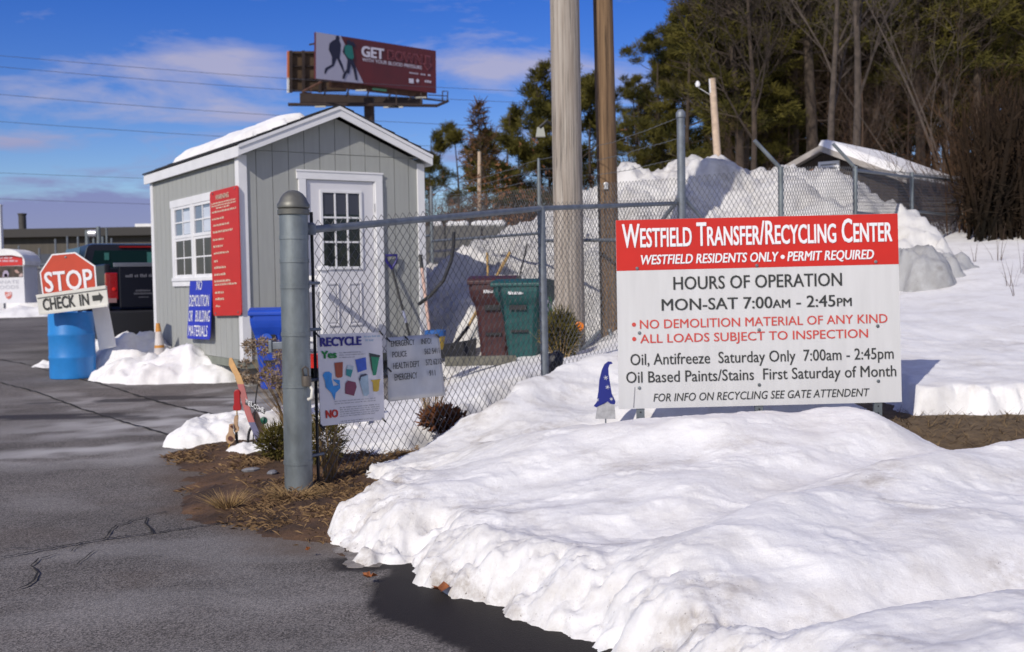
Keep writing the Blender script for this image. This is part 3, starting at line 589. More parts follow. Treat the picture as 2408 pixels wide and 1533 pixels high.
# snow left on the roof
def roof_snow(name, label, xa, xb, y0, y1, thick, sgn):
    t = thing(name, label, 'roof snow', sp(1.22, 0, 3.05), STH); mb = MB(); nx, ny = 26, 60; vs = []
    for j in range(ny + 1):
        for i in range(nx + 1):
            a, b = i / nx, j / ny; q = float(fbm(np.array(b * 6.), np.array(a * 3. + sgn), 1, 3))
            ed = min(a / .45, (1 - a) / .20, b / .10, (1 - b) / .08, 1); h = thick * math.sqrt(max(0, 1 - (1 - ed) ** 2)) * (.95 - .25 * a + .22 * q)
            x = xa + (xb - xa) * a + .09 * q * (1 - a) ; vs.append((sgn * x, y0 + (y1 - y0) * b + .07 * q * (1 - b), -x * SLOPE + .015 + h - .004))
    mb.add(vs, [(j * (nx + 1) + i, j * (nx + 1) + i + 1, (j + 1) * (nx + 1) + i + 1, (j + 1) * (nx + 1) + i) for j in range(ny) for i in range(nx)])
    mb.build('snow_layer', SNOW, t, True, smooth=180)
roof_snow('roof_snow', 'thick snow slab lying on the left slope of the grey shed roof', .30, 1.02, .16, 3.3, .14, -1)
roof_snow('roof_snow', 'thin snow patch on the right slope of the grey shed roof', .45, 1.24, .0, 3.2, .075, 1)

def scribble(mb, f, u0, u1, v0, v1, d=.003, mi=0, wl=(.04, .10), gap=.018):   # a line of print too small to read
    u = u0
    while u < u1:
        w = min(rnd.uniform(*wl), u1 - u); k = max(1, int(w / .016))
        for j in range(k):
            a = u + w * j / k; h = rnd.choice((0, .18, .3)); rect(mb, f, a, a + w / k * .72, v0 + (v1 - v0) * h, v1, d, mi)
        u += w + gap
# red warning board
t = thing('warning_sign', 'tall red board with white small print on the left wall of the shed', 'sign', sp(0, .45, .5), STH)
f, nr = frame_quad(sp(-.045, .95, 2.045), sp(-.045, -.06, 2.05), sp(-.045, .95, .51), sp(-.045, -.06, .535))
b_ = MB(); panel(b_, f, .012, rc=.05, asp=.65); b_.build('board', RED, t)
b_ = MB(); CREAM = mat('cream lettering', (.72, .60, .45), .6); text(b_, f, 'WARNING', .22, .70, .035, .075, bold=.02)
v = .093
for u0, u1, h, st in ((.06, .93, .013, .020), (.06, .93, .013, .020), (.23, .7, .013, .027), (.08, .93, .016, .055), (.07, .50, .016, .052), (.11, .68, .016, .052), (.09, .80, .018, .060), (.08, .48, .018, .055), (.09, .43, .018, .055), (.10, .64, .017, .062), (.10, .24, .018, .052), (.10, .52, .019, .056), (.09, .52, .019, .053), (.09, .68, .019, .028), (.10, .88, .017, .062), (.10, .42, .020, .052), (.11, .42, .020, .058), (.12, .28, .018, .05)):
    scribble(b_, f, u0, u1, v, v + h); v += st
b_.build('lettering', CREAM, t)
bo = MB()
for u, v in ((.12, .02), (.9, .02), (.1, .98), (.9, .975)): bo.lathe([(.012, 0), (.012, .006), (.004, .010)], f(u, v, .001), 8, Matrix.Rotation(STH, 4, 'Z') @ Matrix.Rotation(R(-90), 4, 'Y'))
bo.build('screw', GALV, t)
# blue board
t = thing('demolition_sign', 'blue board reading NO DEMOLITION OR BUILDING MATERIALS under the shed window', 'sign', sp(0, 1.4, .2), STH)
f, nr = frame_quad(sp(-.03, 1.89, .985), sp(-.03, 1.0, .99), sp(-.085, 1.92, .195), sp(-.085, .99, .215))
b_ = MB(); panel(b_, f, .010, rc=.045, asp=1.1); b_.build('board', mat('sign blue', (.016, .028, .42), .45, .06, 2), t)
b_ = MB()
for s_, u0, u1, v0, v1 in (('NO', .33, .58, .03, .195), ('DEMOLITION', .03, .92, .275, .465), ('OR   BUILDING', .03, .98, .53, .715), ('MATERIALS', .06, .90, .775, .955)): text(b_, f, s_, u0, u1, v0, v1, shear=.06, bold=.012)
b_.build('lettering', WLET, t)
# porch railing beside the door
t = thing('porch_railing', 'white porch railing post standing left of the shed door', 'railing', sp(.78, -.55, -.2), STH)
b_ = MB(); b_.box((0, 0, .62), (.10, .10, 1.24)); b_.box((0, 0, 1.253), (.14, .14, .025)); b_.box((0, 0, 1.28), (.10, .10, .03)); b_.build('post', WHITE, t, True, bevel=.006)
b_ = MB(); b_.box((.02, .28, 1.16), (.05, .44, .05)); b_.box((.02, .28, .42), (.05, .44, .05)); b_.box((-.19, 0, 1.02), (.28, .05, .06)); b_.box((-.19, 0, .36), (.28, .05, .06)); b_.build('rail', WHITE, t, True, bevel=.004)
for k in range(2): b_ = MB(); b_.box((-.12 - .12 * k, 0, .69), (.035, .035, .59)); b_.build('baluster', WHITE, t, True)

# ------------------------------------------------------------------ main sign
t = thing('transfer_center_sign', 'large white and red sign with hours of operation standing in the snow', 'sign', (1.59, 7.03, .2))
f, nr = frame_quad(P(1447, 518, 7.0), P(2110, 502, 7.0), P(1455, 962, 7.0), P(2120, 945, 7.0))
b_ = MB(); panel(b_, f, .006); b_.build('board', SIGNW, t)
b_ = MB(); rect(b_, f, 0.0003, .9997, .0003, .267, .0012); b_.build('red_header', RED, t)
b_ = MB()
text(b_, f, 'Westfield Transfer/Recycling Center', .022, .978, .022, .146, bold=.018, small=.8)
text(b_, f, 'WESTFIELD RESIDENTS ONLY', .087, .575, .187, .237, bold=.02, shear=.18); text(b_, f, 'PERMIT REQUIRED', .605, .912, .187, .237, bold=.02, shear=.18)
poly(b_, f, [(.589 + .0075 * math.cos(a * .5236), .214 + .0112 * math.sin(a * .5236)) for a in range(12)])
b_.build('white_lettering', WLET, t)
b_ = MB()
text(b_, f, 'HOURS OF OPERATION', .2, .797, .305, .374, bold=.014)
text(b_, f, 'MON-SAT 7:00am - 2:45pm', .157, .83, .421, .483, bold=.014, small=.72)
text(b_, f, 'Oil, Antifreeze  Saturday Only  7:00am - 2:45pm', .043, .974, .708, .768, bold=.009)
text(b_, f, 'Oil Based Paints/Stains  First Saturday of Month', .027, .982, .802, .862, bold=.009)
text(b_, f, 'FOR INFO ON RECYCLING SEE GATE ATTENDENT', .122, .886, .922, .964, bold=.006, shear=.2)
b_.build('black_lettering', INK, t)
b_ = MB()
for s_, u0, u1, v0, v1 in (('NO DEMOLITION MATERIAL OF ANY KIND', .079, .955, .529, .576), ('ALL LOADS SUBJECT TO INSPECTION', .079, .885, .606, .652)):
    text(b_, f, s_, u0, u1, v0, v1, bold=.009); vm = (v0 + v1) / 2
    poly(b_, f, [(.058 + .0075 * math.cos(a * .5236), vm + .0112 * math.sin(a * .5236)) for a in range(12)])
b_.build('red_lettering', REDINK, t)
b_ = MB(); poly(b_, f, [(.0565, .885), (.059, .886), (.0535, .995), (.050, .994)], .0015); b_.build('scratch', mat('grey scratch', (.22, .22, .25), .6), t)
XM = Matrix.Rotation(R(90), 4, 'X')
for u, v in [(.073, .256), (.497, .256), (.918, .252), (.077, .597), (.5, .597), (.92, .592), (.073, .889), (.497, .889), (.918, .885)]:
    b_ = MB(); b_.lathe([(.011, 0), (.011, .004), (.006, .009), (.0, .0095)], f(u, v, .001), 10, XM, cap=False); b_.build('screw', GALV, t, smooth=40)
for u in (.077, .497, .918):
    top = f(u, .02, -.008); bot = f(u, 1, -.008); b_ = MB(); x = bot.x
    for dx in (-.026, .020): b_.bx(x + dx, x + dx + .006, 7.012, 7.036, .05, top.z)
    b_.bx(x - .0255, x + .0255, 7.0085, 7.0118, .05, top.z)
    for k in range(5): b_.lathe([(.006, 0), (.006, .001)], (x, 7.0082, bot.z - .025 - k * .045), 8, XM, mi=1)
    b_.build('channel_post', [GALV, BLACK], t)

# ------------------------------------------------------------------ gate post and chain link fences
pb = G(703, 1172); PX, PY = pb.x, pb.y
t = thing('gate_post', 'thick galvanised steel gate post with a domed cap beside the recycling poster', 'gate post', (PX, PY, -.02))
lean = Matrix.Rotation(R(.35), 4, 'Y')
PR = .0845
b_ = MB(); b_.lathe([(PR, -.1), (PR, 1.80)], (0, 0, 0), 36, lean); b_.build('tube', GALV, t, True, smooth=50)
b_ = MB(); b_.lathe([(PR + .004, 1.735), (PR + .011, 1.738), (PR + .011, 1.765), (PR + .003, 1.772), (PR + .012, 1.778), (PR + .013, 1.797), (PR + .002, 1.812), (.076, 1.838), (.058, 1.862), (.032, 1.879), (.0, 1.884)], (0, 0, 0), 36, lean, cap=False)
b_.build('cap', mat('aged cap metal', (.15, .15, .135), .5, .2, 12, metal=.5), t, True, smooth=40)
for z in (.245, .71, 1.02, 1.305, 1.46, 1.60): b_ = MB(); b_.lathe([(PR + .0005, z - .012), (PR + .004, z - .011), (PR + .004, z + .011), (PR + .0005, z + .012)], (0, 0, 0), 36, lean, cap=False); b_.build('tension_band', GALV, t, True, smooth=30)
b_ = MB(); b_.bx(-.155, -.05, -.02, .015, .93, .975); b_.bx(-.155, -.135, -.03, .02, .91, .985); b_.build('latch_bracket', GALVD, t, True, bevel=.004)
b_ = MB(); b_.lathe([(.028, -.03), (.03, 0), (.028, .03)], (.075, -.062, .74), 12); b_.path([(.06, -.07, .77), (.058, -.09, .815), (.075, -.095, .83), (.092, -.09, .815), (.09, -.07, .77)], .006, 6); b_.build('padlock', mat('tarnished padlock', (.14, .12, .10), .5, metal=.5), t, True, smooth=40)
b_ = MB(); b_.path([(.085, -.05, .72), (.112, -.075, .69), (.108, -.085, .64), (.085, -.08, .63)], .011, 8); b_.build('lock_tag', mat('pale worn plastic', (.6, .58, .52), .5), t, True, smooth=50)

def chain(mb, A, B, za0, za1, zb0, zb1, p=.0385, h=.040, r=.0018, mi=0, slack=0, knuckle=True):   # woven wire from ground point A to B
    A, B = Vector((A[0], A[1], 0)), Vector((B[0], B[1], 0)); L = (B - A).length; e = (B - A) / L; nn = Vector((-e.y, e.x, 0))
    nw = int(L / p); rows = int(max(za1 - za0, zb1 - zb0) / h); offs = [e * r, nn * r, -e * r, -nn * r]
    for i in range(nw):
        vs = []; sgn = 1 if i % 2 == 0 else 0
        for j in range(rows + 1):
            s = (i + ((j + sgn) & 1)) * p; t_ = j / rows; u = min(s / L, 1)
            z = (za0 + (za1 - za0) * t_) * (1 - u) + (zb0 + (zb1 - zb0) * t_) * u
            wob = slack * math.sin(j * .31 + i * .07) + nn * 0 if False else 0
            c = A + e * s + nn * (.0016 * ((-1) ** j)); c.z = z
            vs += [c + o for o in offs]
        fs = [(a * 4 + k, a * 4 + (k + 1) % 4, a * 4 + 4 + (k + 1) % 4, a * 4 + 4 + k) for a in range(rows) for k in range(4)]
        mb.add(vs, fs, mi)
F0 = Vector((PX + .105, PY + .15, 0)); p2 = P(1272, 490, 9.0); F1 = Vector((p2.x, 9.0, 0)); p3 = P(1600, 478, 10.9); F2 = Vector((p3.x, 10.9, 0))
r0 = P(737, 541, F0.y).z; r1 = p2.z; r2 = p3.z
t = thing('gate_fence', 'front chain link fence panel carrying the recycling poster and emergency board', 'fence', (F0.x, F0.y, 0))
b_ = MB(); b_.path([(F0.x - .03, F0.y - .03, r0), (F1.x, F1.y, r1)], .0235, 12); b_.build('top_rail', GALVD, t, smooth=50)
b_ = MB(); b_.path([(F1.x, F1.y, r1), (F2.x - .03, F2.y, r2)], .0215, 12); b_.build('top_rail', GALVD, t, smooth=50)
b_ = MB(); b_.path([(F1.x + .012, F1.y, .1), (F1.x, F1.y, r1 + .02)], .033, 14); b_.build('line_post', GALVD, t, smooth=50)
b_ = MB(); b_.path([(F0.x - .012, F0.y, .04), (F0.x - .015, F0.y, r0 + .11)], .011, 6); b_.build('tension_bar', BLACK, t)
b_ = MB(); b_.lathe([(.036, -.03), (.036, .03), (.02, .045)], (F0.x - .02, F0.y - .02, r0), 12); b_.path([(PX, PY, r0), (F0.x, F0.y, r0)], .018, 8)
for z in (.245, .71, 1.02, 1.305): b_.path([(PX + .05, PY + .06, z), (F0.x + .02, F0.y + .02, z)], .010, 6)
b_.build('rail_end', GALVD, t, smooth=40)
b_ = MB(); chain(b_, F0, F1, .06, r0 + .06, .34, r1 + .06, r=.0027); b_.build('chain_mesh', mat('dull gate wire', (.11, .11, .115), .6, .15, 30, metal=.2), t)
b_ = MB(); chain(b_, F1, F2, .40, r1 + .05, .5, r2 + .05, p=.031, h=.037, r=.0024); b_.build('chain_mesh', WIRE, t)
def tie(p): b_ = MB(); b_.path([p + Vector((-.012, -.01, .012)), p + Vector((0, -.018, 0)), p + Vector((.012, -.01, -.014))], .006, 5); return b_
# recycling poster on the fence
def cq(x, y, Y): return P((x / 4.645 + 860) * .8358, (y / 4.645 + 900) * .8358, Y)
t = thing('recycle_poster', 'white RECYCLE poster with pictures of plastic items wired to the fence', 'poster', cq(590, 1390, 6.9))
f, nr = frame_quad(cq(150, 188, 6.63), cq(995, 160, 7.10), cq(198, 1388, 6.63), cq(1030, 1302, 7.10))
LIL = mat('poster plastic', (.60, .585, .62), .45, .04, 3)
b_ = MB(); panel(b_, f, .004); b_.build('board', LIL, t)
def pq(x, y): v = (y - 188 + 28 * (x - 150) / 845) / (1200 - 58 * (x - 150) / 845); return ((x - 150 - 45 * v) / 838, v)
def ptext(mb, s, x0, x1, y0, y1, **k): u0, v0 = pq(x0, y0); u1, _ = pq(x1, y0); _, v1 = pq(x0, y1); text(mb, f, s, u0, u1, v0, v1, **k)
b_ = MB(); ptext(b_, 'RECYCLE', 175, 700, 232, 350, bold=.04); b_.build('blue_lettering', mat('navy print', (.02, .016, .20), .5), t)
b_ = MB(); ptext(b_, 'Yes', 190, 382, 408, 506, bold=.04); b_.build('green_lettering', mat('green print', (.01, .20, .045), .5), t)
b_ = MB(); ptext(b_, 'NO', 245, 402, 1178, 1282, bold=.04); b_.build('red_lettering', mat('red print', (.50, .025, .015), .5), t)
GREYP = mat('grey small print', (.20, .20, .22), .5); PBLUE = mat('pale blue print', (.32, .42, .54), .5)
b_ = MB()
def pline(x0, x1, y, h, mb): u0, v0 = pq(x0, y); u1, _ = pq(x1, y); scribble(mb, f, u0, u1, v0, v0 + h, wl=(.03, .09), gap=.012)
for x0, x1, y in ((420, 720, 425), (420, 760, 455), (420, 620, 487), (360, 905, 1058), (360, 905, 1090), (430, 960, 1140), (430, 960, 1168), (430, 960, 1196), (430, 960, 1224), (430, 900, 1252), (440, 880, 1318), (420, 700, 1345)): pline(x0, x1, y, .008, b_)
b_.build('small_print', GREYP, t)
b_ = MB(); pline(740, 960, 205, .022, b_); pline(760, 870, 255, .022, b_); b_.build('pale_print', PBLUE, t)
def pict(name, pts, col, mi=None, d=.0035):
    b_ = MB(); poly(b_, f, [pq(*p) for p in pts], d); return b_
PIC = [('picture_of_cup', [(358, 560), (465, 548), (462, 735), (440, 752), (395, 755), (375, 735)], (.30, .055, .02)), ('picture_of_tub', [(522, 590), (605, 605), (565, 750), (503, 722)], (.40, .48, .52)), ('picture_of_tub', [(510, 640), (592, 650), (565, 748), (504, 720)], (.02, .22, .22)),
       ('picture_of_box', [(625, 520), (765, 487), (778, 645), (660, 685)], (.03, .08, .42)), ('picture_of_bin', [(808, 430), (962, 462), (950, 480), (905, 715), (865, 725), (845, 640), (822, 480)], (.01, .20, .10)), ('picture_of_bin', [(808, 430), (962, 462), (948, 490), (835, 478), (860, 690), (840, 640), (815, 480)], (.02, .03, .03)),
       ('picture_of_crate', [(530, 790), (630, 812), (645, 870), (610, 990), (495, 960), (498, 830)], (.17, .03, .07)), ('picture_of_bottle', [(672, 760), (715, 700), (795, 715), (812, 960), (780, 990), (740, 992)], (.30, .40, .48)), ('picture_of_bottle', [(672, 770), (700, 715), (760, 700), (792, 715), (700, 745), (690, 800)], (.03, .03, .06)),
       ('picture_of_cup', [(835, 785), (970, 770), (955, 800), (945, 920), (915, 935), (870, 930), (862, 815)], (.50, .33, .03)),
       ('picture_of_chair', [(212, 720), (240, 680), (290, 672), (325, 700), (322, 770), (345, 860), (415, 850), (345, 790), (345, 772), (425, 785), (432, 890), (375, 950), (360, 1050), (320, 950), (250, 880), (240, 790)], (.02, .22, .56))]
for i, (nm, pts, c) in enumerate(PIC): pict(nm, pts, c, d=.0032 + .0006 * (i % 3)).build(nm, mat('print colour ' + nm[11:] + str(i), c, .5, .15, 20), t)
for x, y in ((155, 195), (975, 170), (212, 1385), (1025, 1300)): tie(f(*pq(x, y), .002)).build('wire_tie', BLACK, t)
# emergency board
t = thing('emergency_board', 'dented white EMERGENCY INFO board wired to the fence right of the poster', 'notice board', cq(1450, 1060, 7.6))
f, nr = frame_quad(cq(1062, 232, 7.22), cq(1735, 180, 7.72), cq(1078, 1070, 7.22), cq(1828, 985, 7.72))
b_ = MB(); k = 14; vs = []
for j in range(k + 1):
    for i in range(k + 1):
        u, v = i / k, j / k; vs.append(f(u, v, -.004 + .011 * float(fbm(np.array(u * 2.2), np.array(v * 2.6), 1, 3)) - .018 * math.exp(-((u - .5) / .07) ** 2) * (1 - v) + .012 * math.exp(-((u - .62) / .06) ** 2 - ((v - .62) / .1) ** 2)))
b_.add(vs, [(j * (k + 1) + i, j * (k + 1) + i + 1, (j + 1) * (k + 1) + i + 1, (j + 1) * (k + 1) + i) for j in range(k) for i in range(k)])
o = b_.build('board', mat('dented aluminium board', (.50, .50, .515), .38, .10, 5, .25, 14, metal=.15), t, smooth=180); md = o.modifiers.new('solid', 'SOLIDIFY'); md.thickness = .003
def eq(x, y): v = (y - 232 + 52 * (x - 1062) / 673) / 832; return ((x - 1062 - 16 * v) / (673 + 77 * v), v)
b_ = MB()
for s_, x0, x1, y0, y1 in (('EMERGENCY', 1088, 1385, 272, 350), ('INFO!', 1470, 1610, 245, 322), ('POLICE', 1105, 1285, 415, 490), ('562 5411', 1515, 1718, 380, 455), ('HEALTH DEPT', 1115, 1450, 560, 640), ('572 6210', 1532, 1745, 522, 600), ('EMERGENCY', 1132, 1420, 705, 790), ('911', 1578, 1660, 665, 740)):
    u0, v0 = eq(x0, y0); u1, _ = eq(x1, y0); _, v1 = eq(x0, y1); text(b_, f, s_, u0, u1, v0, v1, d=.014, bold=.012)
b_.build('lettering', INK, t)
for u, v in ((.02, .03), (.35, .02), (.97, .03), (.03, .5)): tie(f(u, v, .002)).build('wire_tie', BLACK, t)

# perimeter fence with barbed wire
CN = P(1600, 270, 10.9); ctop = CN.z
LP = [(CN.x, 10.9, 2.30, ctop), (P(1266, 372, 14.7).x, 14.7, 2.55, P(1266, 372, 14.7).z), (P(1013, 438, 18.7).x, 18.7, 2.72, P(1013, 438, 18.7).z), (-3.1, 22.6, 2.85, 3.3)]
t = thing('perimeter_fence', 'tall chain link fence with barbed wire running left from the tall corner post', 'fence', (CN.x, 10.9, .3))
for i, (x, y, zm, zt) in enumerate(LP):
    b_ = MB(); rr = .042 if i == 0 else .030; b_.path([(x, y, .2), (x, y, zm)] + [(x, y, zt)], [rr, rr * .98, rr * (.95 if i == 0 else .55)], 14)
    if i == 0: b_.lathe([(rr + .006, -.03), (rr + .006, .02), (rr * .6, .05), (0, .056)], (x, y, zt), 14, cap=False)
    b_.build('corner_post' if i == 0 else 'fence_post', GALV if i else GALVD, t, smooth=50)
for i in range(3):
    (x, y, zm, zt), (x2, y2, zm2, zt2) = LP[i], LP[i + 1]
    b_ = MB(); b_.path([(x, y, zm - .62), (x2, y2, zm2 - .72)], .021, 8); b_.build('mid_rail', GALVD, t, smooth=50)
    b_ = MB(); chain(b_, (x, y), (x2, y2), .3, zm, .35, zm2, p=.04, h=.043, r=.0028); b_.build('chain_mesh', WIRE, t)
    for k in range(3):
        a = Vector((x, y, zm + (zt - zm) * (1 - .33 * k) - .02)); b = Vector((x2, y2, zm2 + (zt2 - zm2) * (1 - .33 * k) - .02))
        pts = [a.lerp(b, q / 10) + Vector((0, 0, -.05 * math.sin(math.pi * q / 10) + rnd.uniform(-.012, .012) * (0 < q < 10))) for q in range(11)]
        b_ = MB(); b_.path(pts, .0032, 4)
        for q in range(32): c = a.lerp(b, (q + .5) / 32); c.z -= .05 * math.sin(math.pi * (q + .5) / 32); b_.path([c + Vector((.012, 0, .014)), c - Vector((.012, 0, .014))], .002, 3)
        b_.build('barbed_wire', WIRE, t)
def brace(A, B, r=.021): b_ = MB(); b_.path([A, B], r, 8); return b_
d1 = (Vector((LP[1][0], LP[1][1], 0)) - Vector((CN.x, 10.9, 0))).normalized()
brace(Vector((CN.x, 10.9, 2.12)), Vector((CN.x, 10.9, 1.45)) + d1 * 1.3).build('brace', GALVD, t, smooth=50)
RP = [(CN.x, 10.9, 2.30), (P(1835, 392, 12.1).x, 12.1, P(1835, 392, 12.1).z), (P(2010, 391, 14.2).x, 14.2, P(2010, 391, 14.2).z), (P(2143, 405, 16.8).x, 16.8, P(2143, 405, 16.8).z), (P(2262, 455, 20).x, 20., P(2262, 415, 20).z)]
t = thing('perimeter_fence', 'chain link fence with slanted arms running right from the tall corner post to the hut', 'fence', (RP[1][0], 12.1, .3))
d2 = (Vector((RP[1][0], 12.1, 0)) - Vector((CN.x, 10.9, 0))).normalized()
brace(Vector((CN.x, 10.9, 2.12)), Vector((CN.x, 10.9, 1.45)) + d2 * 1.0).build('brace', GALVD, t, smooth=50)
for i, (x, y, z) in enumerate(RP):
    if i: b_ = MB(); b_.path([(x, y, .3), (x, y, z)], .030, 12); b_.build('fence_post', GALV, t, smooth=50)
    if i in (1, 2):
        b_ = MB(); b_.path([(x, y, z - .02), (x - .30, y - .05, z + .29)], .022, 8); b_.build('slanted_arm', GALV, t, smooth=50)
    if i < len(RP) - 1:
        x2, y2, z2 = RP[i + 1]; b_ = MB(); b_.path([(x, y, z - .60), (x2, y2, z2 - .72)], .021, 8)
        if i >= 2: b_.path([(x, y, z - .05), (x2, y2, z2 - .08)], .021, 8)
        b_.build('rail', GALVD, t, smooth=50)
        b_ = MB(); chain(b_, (x, y), (x2, y2), .4, z, .5, z2, p=.042, h=.045, r=.0032); b_.build('chain_mesh', WIRE, t)

# ------------------------------------------------------------------ poles
def pole(name, label, base, top, r0_, r1_, m, h=11):
    t = thing(name, label, 'utility pole', base); n = 24; b_ = MB(); a, b = Vector(base), Vector(top); d = (b - a); b = a + d * (h / d.z)
    pts = [a.lerp(b, k / n) for k in range(n + 1)]; b_.path(pts, [r0_ + (r1_ - r0_) * k / n for k in range(n + 1)], 28); b_.build('shaft', m, t, smooth=60); return t
YP = 12.9
a = P(1340, 760, YP); t1 = pole('utility_pole', 'thick pale grey utility pole behind the green recycling cart', (a.x, a.y, .2), P(1327, 0, YP), .180, .160, WOODP)
b_ = MB(); c = P(1361, 768, YP - .2); b_.lathe([(0, .004), (.052, .004), (.058, 0), (.052, -.004), (0, -.004)], (c.x, c.y, c.z), 20, XM, cap=False)
o = b_.build('reflector', mat('orange reflector', (.75, .20, .01), .35), None, smooth=40); tag(o, 'round orange reflector at the foot of the pale pole', 'reflector')
b_ = MB(); b_.path([c + Vector((.0, .012, -.01)), c + Vector((.01, .012, -.45))], .010, 8); b_.build('stake', GALVD, o)
a2 = P(1437, 795, 13.32); t2 = pole('utility_pole', 'brown weathered utility pole leaning slightly behind the fence', (a2.x, a2.y, .3), P(1417, 0, 13.32), .125, .112, WOODB)
c = P(1424, 434, 13.19); b_ = MB(); b_.lathe([(.028, -.01), (.03, .01), (.012, .02)], c, 10, XM); b_.box(c + Vector((0, -.01, -.03)), (.05, .02, .05)); b_.build('metal_tag', mat('bright metal tag', (.6, .6, .6), .4, metal=.4), t2)
# wooden brace visible at the brown pole foot
t = thing('pipe_brace', 'grey pipe brace slanting down on both sides of the brown pole', 'fence brace', P(1420, 800, 12.9))
for A, B in (((1432, 775), (1478, 905)), ((1410, 778), (1342, 850))):
    b_ = MB(); b_.path([P(*A, 12.9), P(*B, 12.6)], .022, 8); b_.build('brace_pipe', GALVD, t, smooth=50)
# floodlight on the pale pole
c = P(1280, 300, YP); t = thing('floodlight', 'small square floodlight on a bracket left of the pale pole', 'light', c)
b_ = MB(); b_.path([P(1302, 296, YP), P(1285, 285, YP), P(1268, 300, YP)], .018, 8); b_.build('bracket', BLACK, t)
b_ = MB(); c = P(1271, 309, YP); b_.prism([c + Vector((-.04, 0, .05)), c + Vector((.035, 0, .05)), c + Vector((.055, 0, -.06)), c + Vector((-.06, 0, -.06))], (0, .08, 0)); b_.build('lamp_head', mat('lamp grey', (.35, .36, .32), .5), t)

# ------------------------------------------------------------------ carts, shovels and tools
def cart(name, label, px, pbase, ptop, Y, w, body, lid, rz, sticker=None, text_=True):
    bz = P(px, pbase, Y); h = P(px, ptop, Y).z - bz.z; t = thing(name, label, 'wheeled bin', bz, rz); d = w * 1.1
    b_ = MB(); lev = [(0, .58), (.50, .72), (.66, .80), (.76, .95), (.80, .98), (.84, 1.0), (.90, 1.0)]; rings = []
    for z, s in lev:
        hw = w / 2 * s; hd = d / 2 * s; c_ = .05
        rings.append([(-hw + c_, -hd, z * h), (hw - c_, -hd, z * h), (hw, -hd + c_, z * h), (hw, hd - c_, z * h), (hw - c_, hd, z * h), (-hw + c_, hd, z * h), (-hw, hd - c_, z * h), (-hw, -hd + c_, z * h)])
    k = 8; b_.add([p for r_ in rings for p in r_], [(i * k + j, i * k + (j + 1) % k, (i + 1) * k + (j + 1) % k, (i + 1) * k + j) for i in range(len(lev) - 1) for j in range(k)] + [tuple(range(k - 1, -1, -1))])
    b_.build('body', body, t, True, bevel=.008)
    b_ = MB(); hw = w / 2 * 1.05; hd = d / 2 * 1.05
    b_.prism([(-hw, -hd, h * .90), (-hw, hd, h * .90), (-hw, hd, h * .96), (-hw, -hd * .4, h), (-hw, -hd * .9, h * .97), (-hw, -hd, h * .945)], (2 * hw, 0, 0)); b_.build('lid', lid, t, True, bevel=.012)
    b_ = MB(); b_.box((0, -d * .405, h * .64), (w * .34, .05, h * .06)); b_.box((0, -d * .345, h * .34), (w * .34, .05, h * .03)); b_.build('grab_recess', BLACK, t, True)
    for s in (-1, 1): b_ = MB(); b_.lathe([(.03, -.02), (.10, -.025), (.11, 0), (.10, .025), (.03, .02)], (s * w * .36, d * .40, .10), 16, Matrix.Rotation(R(90), 4, 'Y')); b_.build('wheel', RUBBER, t, True, smooth=40)
    if text_:
        b_ = MB(); ff = lambda u, v, dd=0: Vector((-.10 + .2 * u, -d / 2 * 1.0 - dd - .004, h * (.845 - .045 * v)))
        b_.add([ff(0, .9, .0), ff(.18, .9), ff(.2, .05), ff(0, .1)], [(0, 1, 2, 3)]); scribble(b_, ff, .0, 1, .1, .9, .012); b_.build('lettering', WLET, t, True)
    return t, h, d
PLB = mat('brown cart plastic', (.055, .017, .018), .5, .12, 4); PLG = mat('green cart plastic', (.008, .066, .066), .5, .12, 4); PLBL = mat('blue cart plastic', (.010, .060, .42), .42, .1, 4)
cart('trash_cart', 'dark brown wheeled trash cart standing left of the green cart', 1168, 852, 648, 14.1, .60, PLB, PLB, R(-8))
t, h, d = cart('recycling_cart', 'dark green wheeled recycling cart half hidden by a fence post', 1238, 838, 655, 13.6, .64, PLG, PLG, R(-20))
b_ = MB(); ff = lambda u, v, dd=0: Vector((.305 + dd, -.18 + .30 * u, h * (.78 - .32 * v)))
panel(b_, ff, .003, rc=.08); b_.build('green_sticker', mat('green sticker', (.01, .26, .08), .5), t, True)
b_ = MB()
for a in range(3):
    q = a * 2.094; b_.add([ff(.5 + .26 * math.cos(q + o_) * r_, .38 + .26 * math.sin(q + o_) * r_, .004) for o_, r_ in ((-.7, .5), (-.7, 1.1), (.3, 1.1), (.3, 1.4), (.9, .8), (.3, .3), (.3, .5))], [(0, 1, 2, 3, 4, 5, 6)])
b_.build('recycling_symbol', WLET, t, True)
t, h, d = cart('recycling_cart', 'bright blue recycling cart standing at the corner of the shed behind the steel post', 641, 912, 722, 11.7, .40, PLBL, PLBL, STH - .5, None, False)
b_ = MB(); b_.lathe([(.06, 0), (.06, .003)], (-.02, -.24, h * .62), 20, XM); b_.build('round_emblem', mat('pale blue emblem', (.018, .085, .47), .45), t, True)
def tool(name, label, pts, r, m, extra=None):
    t = thing(name, label, 'tool', pts[-1]); b_ = MB(); b_.path(pts, r, 8); b_.build('handle', m, t, smooth=60); return t
